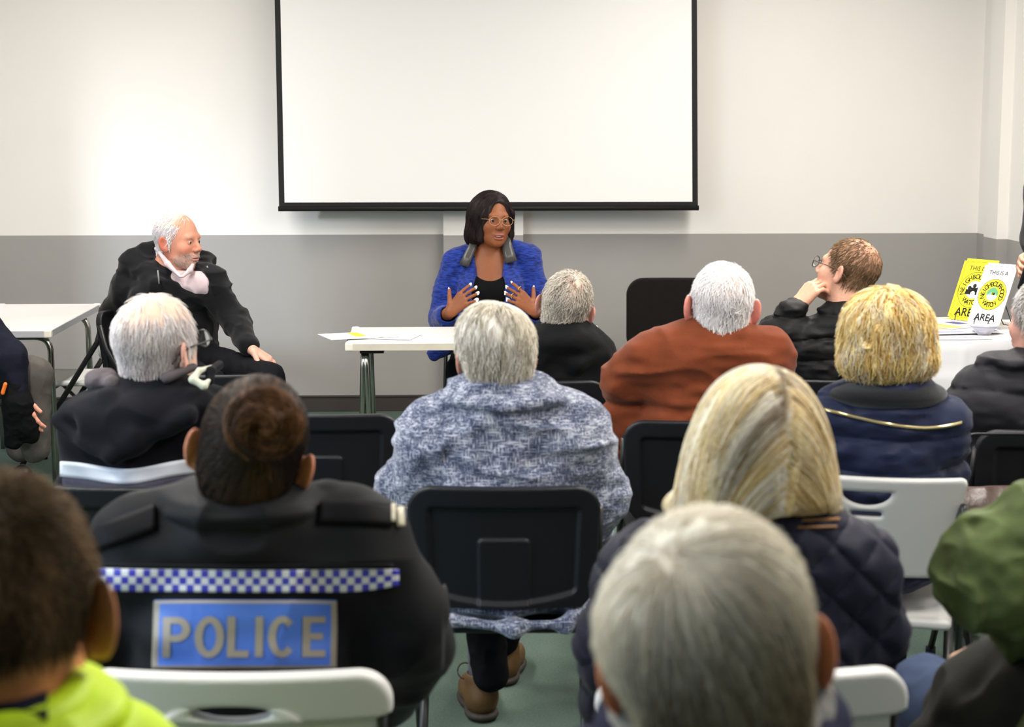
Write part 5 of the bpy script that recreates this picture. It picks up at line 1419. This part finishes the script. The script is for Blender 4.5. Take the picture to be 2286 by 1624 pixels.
for k_, sg in ((kA, -1), (kB, 1)):
    ft = G(px=(610 if sg < 0 else 470), d=7.6-.44, z=.09)
    F.c(h0+rd*.09*sg, k_, .09, .068, .04); F.c(k_, np.array([k_[0], k_[1], .10]), .066, .052, .03)
s.cloth('trousers', F, .006, TROUSER, folds(.006, 18, 5), .008)
for k_ in (kA, kB):
    F = Field(); g = k_*np.array([1, 1, 0]); F.e(g+fd*.07+UPV*.045, (.046, .12, .042), 0, rot=R_); F.c(g+UPV*.05, g+UPV*.12, .042, .045, .02); F.plane(g+UPV*.002, (0, 0, -1), .003); s.cloth('shoe', F, .006, MATS['shoe_black'])
R9_ = rotm(-112)
place_chair('black', 0, 0, -112, 'black folding chair with the bearded man leaning sideways on it', loc=s.hip*np.array([1, 1, 0])-.05*R9_[:, 1])
# ------------------------------------------------------------------ the speaker
s = Sitter('speaker, a woman in a royal blue tweed blazer and glasses, both hands raised', 7.85, 1096)
s.head(1098, 491, -.03, yaw=-157, pitch=0, roll=-3, sc=1.02)
s.hip = G(1098, 8.0, .56)
sA, sB = s.p(1024, 588, .0), s.p(1172, 578, .0)            # her right shoulder is on the photo's left
nb = s.p(1094, 568, .01)
BR = srgb(128, 73, 40)
HFs = head_field(mouth=.010, jaw=1.0, nose=.97)
wA, wB = s.p(1005, 697, -.26), s.p(1192, 693, -.26)
tips = []
F = Field(); F.f(HFs, s.C, s.Mx, s.sc); s.neck(F, nb, .056); F.c(nb+FW*.01, nb-UPV*.12, .062, .10, .05)
F.c(sA+RT*.02, sB-RT*.02, .050, k=.05); F.e(s.p(1095, 625, .0), (.145, .105, .14), .05)
for x in (1072, 1120): F.e(s.p(x, 655, -.075), (.066, .06, .066), .025)
F.c(s.p(1095, 660, .02), s.hip+UPV*.05, .12, .13, .06)
eA, eB = s.p(986, 712, -.02), s.p(1206, 706, -.02)
for sh, el, wr_ in ((sA, eA, wA), (sB, eB, wB)): F.c(sh, el, .045, .038, .03); F.c(el, wr_, .036, .026, .02)
tA = hand(F, wA, RT*.60+UPV*.62-FW*.15, FW*.80+RT*.35-UPV*.1, 1, .34, (.12, .22, .15), .95, 1.05, fingers=[(-.35+.9, .25, .15), (.62, .22, .15), (.72, .2, .15), (.85, .2, .1)])
tB = hand(F, wB, -RT*.62+UPV*.55-FW*.15, FW*.80-RT*.35-UPV*.1, -1, .30, (.15, .25, .2), .95, 1.05, fingers=[(.25, .2, .2), (.5, .3, .2), (.62, .3, .2), (.75, .25, .2)])
V, Fq = F.mesh(.0026)
def scol(L, V):
    c = skin_col(L, BR, blush=srgb(122, 62, 40), amount=.4, lips=srgb(150, 84, 72))
    fc = np.exp(-(((L-np.array([0, .09, .05]))/np.array([.035, .05, .03]))**2).sum(1))[:, None]; c = c*(1-.4*fc)+np.array(srgb(158, 94, 54))*.4*fc
    teeth = (np.abs(L[:, 0]) < .016)*(np.abs(L[:, 2]+.0665) < .003)*(L[:, 1] > .075)*(L[:, 1] < .096)
    return c
s.b = sub(s.t, 'body', V, Fq, SKIN, col=scol(s.loc(V), V))
F = Field(); F.e((0, .084, -.0685), (.017, .008, .0045), 0); V, Fq = F.mesh(.0012); sub(s.t, 'teeth', to_world(V, s.C, s.Mx, s.sc), Fq, mat('teeth', srgb(226, 214, 200), .3))
NW = mat('nail_white', srgb(250, 244, 240), .2, .5)
nails(s, tA+tB, NW, .0054)
s.gaze = (.05, 1, -.05); eyes(s, (.05, .03, .02))
GR = mat('gold_ring', srgb(214, 180, 110), .25, .5, 1.0)
for tp, k in ((tB, 2), (tB, 0)):
    p_, d_, n_ = tp[k]; c_ = p_-d_*.045; u_ = np.cross(d_, n_); u_ /= np.linalg.norm(u_); v_ = np.cross(d_, u_)
    mb = MB(); mb.tube([c_+(u_*math.cos(t_)+v_*math.sin(t_))*.0105 for t_ in np.linspace(0, 2*math.pi, 20, endpoint=False)], .0022, 8, closed=True); mb.build('ring', GR, s.t, smooth=True)
# black top
def trunk(F, g=0.0):
    F.e(s.p(1095, 625, .0), (.150+g, .112+g, .15), .04)
    for x in (1072, 1120): F.e(s.p(x, 655, -.075), (.072+g, .066+g, .072+g), .025)
    F.c(s.p(1095, 660, .02), s.hip+UPV*.05, .128+g, .14+g, .06)
F = Field(); trunk(F, .003); F.e(s.p(1094, 576, -.10), (.098, .20, .105), .008, op='s'); F.plane(s.p(1095, 600, 0), (0, 0, 1), .01)
s.cloth('top', F, .0045, blackish('top_black', 16, 16, 17, sheen=0, bump=.1))
BLZ = mat('blue_tweed', srgb(24, 58, 160), .75, .2, sheen=.2, var=.2, vscale=90); N, L_, P_ = nodes_of(BLZ)
tc = N.new('ShaderNodeTexCoord'); mp = N.new('ShaderNodeMapping'); mp.inputs['Scale'].default_value = (40, 40, 150); L_.new(tc.outputs['Object'], mp.inputs['Vector'])
nz = N.new('ShaderNodeTexNoise'); nz.inputs['Scale'].default_value = 1.0; nz.inputs['Detail'].default_value = 5; L_.new(mp.outputs[0], nz.inputs['Vector'])
cr = N.new('ShaderNodeValToRGB'); cr.color_ramp.elements[0].position = .36; cr.color_ramp.elements[0].color = (*srgb(10, 26, 84), 1); cr.color_ramp.elements[1].position = .6; cr.color_ramp.elements[1].color = (*srgb(24, 54, 146), 1)
L_.new(nz.outputs['Fac'], cr.inputs[0]); L_.new(cr.outputs[0], P_.inputs['Base Color'])
bp = N.new('ShaderNodeBump'); bp.inputs['Strength'].default_value = .6; bp.inputs['Distance'].default_value = .006; L_.new(nz.outputs['Fac'], bp.inputs['Height']); L_.new(bp.outputs[0], P_.inputs['Normal'])
F = Field(); trunk(F, .022); F.e(s.p(1095, 720, .02), (.185, .145, .16), .05)
F.c(s.p(1018, 582, .0), s.p(1064, 560, .02), .055, .05, .03); F.c(s.p(1178, 572, .0), s.p(1126, 555, .02), .055, .05, .03); F.c(s.p(1064, 560, .05), s.p(1126, 556, .05), .05, .05, .03)
F.e(s.p(1006, 572, .0), (.032, .05, .022), .012); F.e(s.p(1186, 560, .0), (.032, .05, .022), .012)
arm(F, [s.p(1018, 590, .0), s.p(1000, 650, .0), eA], [.068, .066, .058], .02); arm(F, [eA, s.p(1000, 708, -.17)], [.060, .055], .02)
arm(F, [s.p(1176, 580, .0), s.p(1190, 640, .0), eB], [.068, .064, .056], .02); arm(F, [eB, s.p(1198, 704, -.17)], [.058, .053], .02)
F.c(s.p(1000, 760, .05), s.p(968, 792, .03), .07, .03, .05)
# open front wedge, neck opening and cuff openings
for a, b, ra, rb in (((1093, 520, -.02), (1093, 600, -.14), .075, .074), ((1093, 600, -.14), (1088, 700, -.20), .074, .092), ((1088, 700, -.20), (1088, 800, -.2), .092, .10)): F.c(s.p(*a), s.p(*b), ra, rb, .006, 's')
F.e(nb+UPV*.02, (.066, .066, .06), .01, op='s')
F.c(s.p(1003, 700, -.21), s.p(997, 710, -.13), .040, .034, .004, 's'); F.c(s.p(1196, 698, -.21), s.p(1200, 706, -.13), .038, .032, .004, 's')
s.cloth('blazer', F, .0042, BLZ, folds(.006, 14, 5, (1, 1, 2)), .008)
LEA = mat('leather_grey', srgb(64, 62, 60), .35, .5, var=.1, vscale=60)
for pts in (((1064, 546), (1046, 590), (1030, 584), (1052, 540)), ((1121, 543), (1130, 582), (1150, 578), (1137, 536))):
    q = [np.array(p_, float) for p_ in pts]
    cen = sum(q)/4
    vv = [cen+(p_-cen)*1.3 for p_ in q]
    zz = [-.055, -.105, -.095, -.045]
    Vt = [s.p(*v, dd=z_-.012) for v, z_ in zip(vv, zz)]; Vb = [s.p(*v, dd=z_+.02) for v, z_ in zip(vv, zz)]
    bmx = bmesh.new(); bv = [bmx.verts.new(v) for v in Vt+Vb]
    for f_ in ((0, 1, 2, 3), (7, 6, 5, 4), (0, 4, 5, 1), (1, 5, 6, 2), (2, 6, 7, 3), (3, 7, 4, 0)): bmx.faces.new([bv[i] for i in f_])
    bmesh.ops.recalc_face_normals(bmx, faces=bmx.faces); bmesh.ops.subdivide_edges(bmx, edges=list(bmx.edges), cuts=2, use_grid_fill=True)
    bmesh.ops.bevel(bmx, geom=[e for e in bmx.edges if e.calc_face_angle(0) > .6], offset=.003, segments=2, affect='EDGES')
    mb = MB(); mb.bm(bmx); mb.build('lapel', LEA, s.t, smooth=True)
mb = MB()
for x, y in ((998, 722),): mb.tube([s.p(x, y, -.20), s.p(x, y, -.206)], .008, 12)
mb.build('cuff_button', mat('button_dark', srgb(30, 34, 70), .3), s.t, smooth=True)
# hair: centre-left parting, behind one shoulder, one strand in front of the other
cap = Field(); cap.e((0, -.018, .036), (.088, .108, .096), 0); cap.e((.058, -.015, -.005), (.050, .075, .085), .04); cap.e((.070, -.03, -.075), (.042, .055, .05), .03); cap.e((0, -.07, -.05), (.07, .05, .08), .04)
cap.c((-.070, .045, .03), (-.076, .045, -.06), .018, .012, .02); cap.c((-.076, .045, -.06), (-.070, .05, -.15), .012, .006, .01)
cap.c((.060, .05, .02), (.066, .035, -.09), .016, .014, .02)
cap.e((-.004, .125, -.02), (.056, .062, .108), .014, op='s'); cap.e((-.002, .10, .045), (.040, .05, .042), .012, op='s')
hcol = lambda r, rg: streaks(r, rg, [srgb(24, 18, 18), srgb(44, 32, 30), srgb(30, 22, 22)], 60, .2, 6)
fl = lambda P, root, t: np.stack([np.sign(P[:, 0]+.012)*.6*smooth01(P[:, 2], .0, .1), -.2+0*P[:, 0], -1+0*P[:, 0]], 1)
s.hair([cap_mesh(cap, .003, s.C, s.Mx, s.sc, hcol, lambda P: .0025*vnoise(P*np.array([90, 90, 14]), 3), .003), hair_mesh(cap, 2600, lambda P: np.ones(len(P)), fl, .010, 9, .004, .0011, hcol, s.C, s.Mx, s.sc, 30, .08, tipfree=.1)])
brow = lambda P: ((np.abs(np.abs(P[:, 0])-.032) < .017) & (np.abs(P[:, 2]-.019-.1*(.034-np.abs(np.abs(P[:, 0])-.03))) < .0035) & (P[:, 1] > .05))*1.0
s.hair([hair_mesh(HFs, 260, brow, lambda P, r, t: np.stack([np.sign(P[:, 0]), 0*P[:, 0], .15+0*P[:, 0]], 1), .003, 4, .001, .0010, hcol, s.C, s.Mx, s.sc, 31, .1, org=(0, .02, .01))], 'eyebrows')
glasses(s, mat('frame_clear', srgb(176, 140, 104), .2, .5), r=.0235, rim=.0010, y=.112, wide=1.08)
F = Field()
F.e(s.hip, (.19, .16, .10), .04)
for sg, kx in ((-1, 1035), (1, 1150)):
    k_ = s.p(kx, 800, -.42); k_[2] = .54; F.c(s.hip+RT*.09*sg, k_, .092, .072, .04); F.c(k_, np.array([k_[0], k_[1]+.03, .10]), .070, .055, .03)
s.cloth('trousers', F, .006, TROUSER, folds(.006, 18, 5), .008)
for kx in (1035, 1150):
    k_ = s.p(kx, 800, -.42); g = k_*np.array([1, 1, 0])+np.array([0, .03, 0]); F = Field(); F.e(g-FW*.07+UPV*.04, (.04, .11, .038), 0); F.c(g+UPV*.05, g+UPV*.12, .036, .04, .02); F.plane(g+UPV*.002, (0, 0, -1), .003); s.cloth('shoe', F, .006, MATS['shoe_black'])
place_chair('black', 0, 0, 180, 'black folding chair the speaker sits on, behind the white-topped table', loc=s.hip*np.array([1, 1, 0])+FW*.05)
# ------------------------------------------------------------------ black padded chair by the wall
c0 = G(1505, 8.45, 0)
t = thing('padded_chair', 'empty black padded chair between the speaker table and the wall', 'chair', c0); t['_o'] = [float(x) for x in c0]
UPH = blackish('upholstery_black', 24, 21, 20, rough=.9, sheen=.1); Rz = rotm(180); Lc = lambda x, y, z: c0+Rz @ np.array([x, y, z])
F = Field()
def fn(P):
    q = (P-c0.astype(f32)) @ Rz.astype(f32); x, y, z = q[:, 0], q[:, 1], q[:, 2]
    d2 = rbox2(x, z-.65, .235, .19, .085); dy = np.abs(y+.21-(.65-z)*.12-.5*x*x)-.022; a = d2+.015; b = dy+.012
    return np.hypot(np.maximum(a, 0), np.maximum(b, 0))+np.minimum(np.maximum(a, b), 0)-.015
F.ops.append((fn, Lc(0, -.2, .65), .4, 0, 'u')); F.bound(Lc(0, -.2, .65)-.32, Lc(0, -.2, .65)+.32)
V, Fq = F.mesh(.005); sub(t, 'backrest', V, Fq, UPH)
F = Field(); F.b(Lc(0, .02, .45), (.235, .22, .03), .025, rot=Rz); V, Fq = F.mesh(.006); sub(t, 'seat', V, Fq, UPH)
for sx in (-1, 1):
    mb = MB(); mb.tube([Lc(sx*.2, .18, .43), Lc(sx*.23, .21, .0)], .011, 10); mb.build('leg', BLACKMT, t, smooth=True)
    mb = MB(); mb.tube([Lc(sx*.2, -.16, .43), Lc(sx*.23, -.22, .0)], .011, 10); mb.build('leg', BLACKMT, t, smooth=True)
    mb = MB(); mb.tube([Lc(sx*.12, -.1, .43), Lc(sx*.12, -.22, .47), Lc(sx*.12, -.225, .56)], .010, 10); mb.build('back_bracket', BLACKMT, t, smooth=True)
# ------------------------------------------------------------------ person standing at the edge, only arm and hand in the photo
s = Sitter('person standing in black by the right wall, only arm and hands showing', 6.5, 2440)
s.hip = G(2445, 6.5, .95); s.C = G(2445, 6.5, 1.60); s.Mx = rotm(110); s.sc = 1.05
sA, sB = G(2340, 6.45, 1.37), G(2550, 6.55, 1.37); nb = G(2445, 6.5, 1.44)
el = s.p(2322, 535, -.05); wr_ = s.p(2304, 572, -.22)
F = Field(); F.f(HFF, s.C, s.Mx, s.sc); s.neck(F, nb, .06); F.c(sA, sB, .05, k=.05); F.c(nb, s.hip, .08, .1, .05); F.c(sA, el, .045, .04, .03); F.c(el, wr_, .038, .029, .02)
hand(F, wr_, -RT*.55-UPV*.25-FW*.55, RT*.8-FW*.4-UPV*.1, -1, .1, (.6, .7, .6), 1.0, .5)
F.c(sB, G(2560, 6.55, 1.1), .045, .04, .03)
V, Fq = F.mesh(.0035); s.b = sub(s.t, 'body', V, Fq, SKIN, col=skin_col(s.loc(V), srgb(214, 156, 130)))
F = Field(); F.c(sA, sB, .085, k=.05); F.e(G(2445, 6.5, 1.2), (.21, .13, .28), .05); F.e(s.hip, (.19, .13, .15), .05); arm(F, [sA, el, wr_+RT*.035+UPV*.03], [.08, .068, .045], .03); arm(F, [sB, G(2560, 6.55, 1.1), G(2520, 6.35, 1.0)], [.08, .066, .05], .03)
s.cloth('black_jacket', F, .006, HB, folds(.008, 12, 6), .01)
F = Field()
for q in (-1, 1): F.c(s.hip+RT*.1*q, s.hip*np.array([1, 1, 0])+RT*.12*q+UPV*.1, .095, .065, .03)
s.cloth('trousers', F, .008, TROUSER)
for q in (-1, 1):
    F = Field(); g = s.hip*np.array([1, 1, 0])+RT*.12*q; F.e(g-FW*.07-RT*.03+UPV*.045, (.046, .13, .045), 0); F.c(g+UPV*.05, g+UPV*.12, .042, .045, .02); F.plane(g+UPV*.002, (0, 0, -1), .003); s.cloth('shoe', F, .006, MATS['shoe_black'])
s.hair([hair_mesh(HF, 1500, scalp_mask(), flow_from((0, -.05, .1), .4), .006, 6, .01, .0013, lambda r, rg: streaks(r, rg, [srgb(60, 48, 40), srgb(90, 74, 60)], 40, .2, 3), s.C, s.Mx, s.sc, 40, .3)])
ph = s.p(2300, 606, -.34); F = Field(); F.b(ph, (.035, .008, .07), .006, rot=rotm(30, 20)); V, Fq = F.mesh(.003); o = obj('phone', V, Fq, BLACKPL, origin=ph); tag(o, 'black phone held by the person standing at the photo edge', 'phone')
# ------------------------------------------------------------------ man at the far left, knee and arm in the photo
s = Sitter('man in grey trousers and navy jacket leaning in at the photo edge', 7.0, -120)
s.hip = G(-140, 7.0, .56); s.head(-90, 560, 0, yaw=-100, pitch=-20, sc=1.05)
sA, sB = s.p(-85, 680, -.17), s.p(-85, 670, .17); nb = s.p(-95, 625, .0)
eA = s.p(18, 800, -.24); wA = s.p(40, 885, -.26)
F = Field(); F.f(HFF, s.C, s.Mx, s.sc); s.neck(F, nb, .06); F.c(sA, sB, .05, k=.05); F.c(nb, s.hip+UPV*.05, .08, .1, .05); F.c(sA, eA, .045, .038, .03); F.c(eA, wA, .036, .028, .02)
hand(F, wA, -UPV*.85+RT*.35, RT*.3+FW*.9, 1, .15, (.2, .3, .3), 1.0, .4)
V, Fq = F.mesh(.0035); s.b = sub(s.t, 'body', V, Fq, SKIN, col=skin_col(s.loc(V), srgb(222, 150, 126)))
NJ = blackish('jacket_navy', 26, 27, 38); R9 = rotm(-90)
F = Field(); F.c(sA, sB, .085, k=.05); F.e((nb+s.hip)/2-UPV*.02, (.2, .14, .24), .05, rot=R9); F.e(s.hip+UPV*.02, (.19, .15, .12), .05, rot=R9)
arm(F, [sA, eA, s.p(36, 868, -.26)], [.085, .072, .048], .03); arm(F, [sB, s.p(-10, 800, .2), s.p(30, 830, .16)], [.08, .065, .05], .03)
s.cloth('navy_jacket', F, .006, NJ, folds(.008, 14, 8), .01)
F = Field(); F.c(s.p(22, 850, -.26), s.p(46, 905, -.265), .052, .05, .02); F.c(s.p(46, 905, -.265), s.p(60, 950, -.255), .05, .040, .02); F.c(s.p(60, 950, -.255), s.p(70, 972, -.245), .040, .032, .02); F.c(s.p(34, 900, -.28), s.p(30, 985, -.25), .045, .035, .03)
gl = s.cloth('glove', F, .005, blackish('glove_black', 18, 18, 19), folds(.006, 30, 3), .008)
F = Field(); F.c(s.p(6, 878, -.33), s.p(12, 858, -.33), .008, .008); V, Fq = F.mesh(.003); sub(s.t, 'orange_tag', V, Fq, mat('tag_orange', srgb(226, 110, 30), .6))
GT = blackish('trousers_grey', 84, 80, 76, rough=.9, bump=.3)
F = Field(); F.e(s.hip, (.15, .18, .10), .04)
for dd, kx in ((-.13, 72), (.12, 40)):
    k_ = s.p(kx, 838, dd); F.c(s.hip+FW*dd*.8, k_, .095, .076, .04); F.c(k_, s.p(kx+6, 1000, dd), .074, .060, .03)
s.cloth('trousers', F, .006, GT, folds(.008, 14, 5), .01)
for dd, kx in ((-.13, 72), (.12, 40)):
    g = s.p(kx+6, 1000, dd)*np.array([1, 1, 0]); F = Field(); F.e(g+RT*.06+UPV*.045, (.12, .046, .045), 0); F.c(g+UPV*.05, g+UPV*.14, .045, .045, .02); F.plane(g+UPV*.002, (0, 0, -1), .003); s.cloth('shoe', F, .006, MATS['shoe_black'])
s.hair([hair_mesh(HF, 1500, scalp_mask(), flow_from((0, -.05, .1), .4), .006, 6, .01, .0013, lambda r, rg: streaks(r, rg, [srgb(120, 110, 100), srgb(160, 150, 140)], 40, .2, 3), s.C, s.Mx, s.sc, 41, .3)])
place_chair('black', 0, 0, -90, 'black folding chair of the man leaning in from the photo edge', loc=s.hip*np.array([1, 1, 0]))
# ------------------------------------------------------------------ bags
F = Field(); q = G(2235, 4.50, .60); F.b(q-UPV*.13, (.20, .045, .17), .04, rot=rotm(0)); F.c(q-UPV*.02-RT*.12, q-UPV*.02+RT*.12, .055, k=.06)
V, Fq = F.mesh(.006, folds(.008, 12, 3), .01); o = thing('handbag', 'dark brown handbag hanging on the back of the puffer-jacket man\'s chair', 'bag', q-UPV*.3); sub(o, 'pouch', V, Fq, mat('leather_brown', srgb(66, 48, 40), .4, .5, var=.15, vscale=30, bump=.3, bscale=120))
mb = MB(); mb.tube(arc_pts([q-RT*.1, q-RT*.09+UPV*.19+FW*.05, q+RT*.09+UPV*.19+FW*.05, q+RT*.1], .03), .004, 8); mb.build('strap', BLACKPL, o, smooth=True)
q = G(1412, 4.62, 0); o = thing('paper_bag', 'tan paper bag on the carpet beside the tweed coat', 'bag', q)
mb = MB(); mb.grid(lambda u, v: q+RT*(u-.5)*.16-FW*.04+UPV*(v*.46)+FW*.01*math.sin(v*9), 6, 10, thick=tuple(FW*.002)); mb.grid(lambda u, v: q+RT*(.5-u)*.16+FW*.04+UPV*(v*.46)+FW*.01*math.sin(v*9), 6, 10, thick=tuple(-FW*.002))
for sx in (-1, 1): mb.grid(lambda u, v: q+RT*sx*.08+FW*((u-.5)*.08*sx+.01*math.sin(v*9))+UPV*v*.46, 3, 10, thick=tuple(-RT*sx*.002))
mb.box(tuple(q+np.array([-.08, -.04, .0])), tuple(q+np.array([.08, .04, .004])))
mb.build('sack', mat('kraft', srgb(176, 140, 92), .8, var=.08), o, smooth=False)
LAMPS = {2.4: 42, 4.3: 42, 6.1: 38, 7.7: 24}; WIN_F = 3; WIN_W = 120; BEAM_W = 40; EXPO = 0.36
# ------------------------------------------------------------------ light: ceiling panels and daylight from the window
def area(name, loc, rot, sx, sy_, power, col, spread=180):
    l = bpy.data.lights.new(name, 'AREA'); l.shape = 'RECTANGLE'; l.size = sx; l.size_y = sy_; l.energy = power; l.color = col; l.spread = math.radians(spread)
    o = bpy.data.objects.new(name, l); COL.objects.link(o); o.location = loc; o.rotation_euler = rot; return o
lampglow = mat('lamp_diffuser', (1, 1, 1), .5, emit=((1, .93, .84), 6))
for x in (-1.65, 1.65):
    for y in (2.4, 4.3, 6.1, 7.7):
        t = thing('ceiling_light', 'white rectangular ceiling light panel with a glowing diffuser', 'ceiling light', (x, y, CEIL-.05), 'ceiling light panels')
        mb = MB(); mb.box((x-.17, y-.62, CEIL-.05), (x+.17, y+.62, CEIL-.001), .004); mb.build('frame', mat('lamp_frame', srgb(235, 235, 235), .5), t)
        mb = MB(); mb.box((x-.15, y-.6, CEIL-.055), (x+.15, y+.6, CEIL-.0505)); mb.build('diffuser', lampglow, t)
        area('panel_lamp', (x, y, CEIL-.06), (0, 0, 0), .3, 1.2, LAMPS[y], (1, .962, .915))
for k, (a, b) in enumerate(WINS):
    area('window_daylight', (LX-.25, (a+b)/2, (WZ0+WZ1)/2), (0, math.radians(-90), 0), WZ1-WZ0, b-a, (WIN_F, WIN_W)[k], (.62, .80, 1))
# area lamp added outside, aimed through the far window for the wall's bright patch
wc = Vector((LX, (WINS[0][0]+WINS[0][1])/2, 1.7)); lp = Vector((LX-3.6, 2.75, 3.1))
o = area('daylight_beam', lp, (0, 0, 0), .35, 1.3, BEAM_W, (.78, .88, 1), 50); o.rotation_euler = (wc-lp).to_track_quat('-Z', 'Y').to_euler()
w = bpy.data.worlds.new('World'); SC.world = w; w.use_nodes = True
bg = w.node_tree.nodes['Background']; bg.inputs[0].default_value = (.75, .86, 1, 1); bg.inputs[1].default_value = 1.0
# ------------------------------------------------------------------ camera
cd = bpy.data.cameras.new('camera'); cam = bpy.data.objects.new('camera', cd); COL.objects.link(cam)
cam.location = (0, 0, CAMH); cam.rotation_euler = (math.pi/2-PITCH, 0, -YAW)
cd.sensor_width = 36; cd.lens = FPX/2286*36; cd.clip_start = .05
cd.dof.use_dof = True; cd.dof.focus_distance = 7.2; cd.dof.aperture_fstop = 5.2
SC.camera = cam
vs = SC.view_settings; vs.view_transform = 'Standard'; vs.look = 'None'; vs.gamma = 1; vs.exposure = EXPO
try: vs.use_curve_mapping = False
except Exception: pass
SC.cycles.use_adaptive_sampling = True; SC.cycles.adaptive_threshold = .04; SC.cycles.max_bounces = 7; SC.cycles.diffuse_bounces = 4; SC.cycles.use_denoising = True
for a in list(bpy.data.objects):
    if '_o' in a: del a['_o']
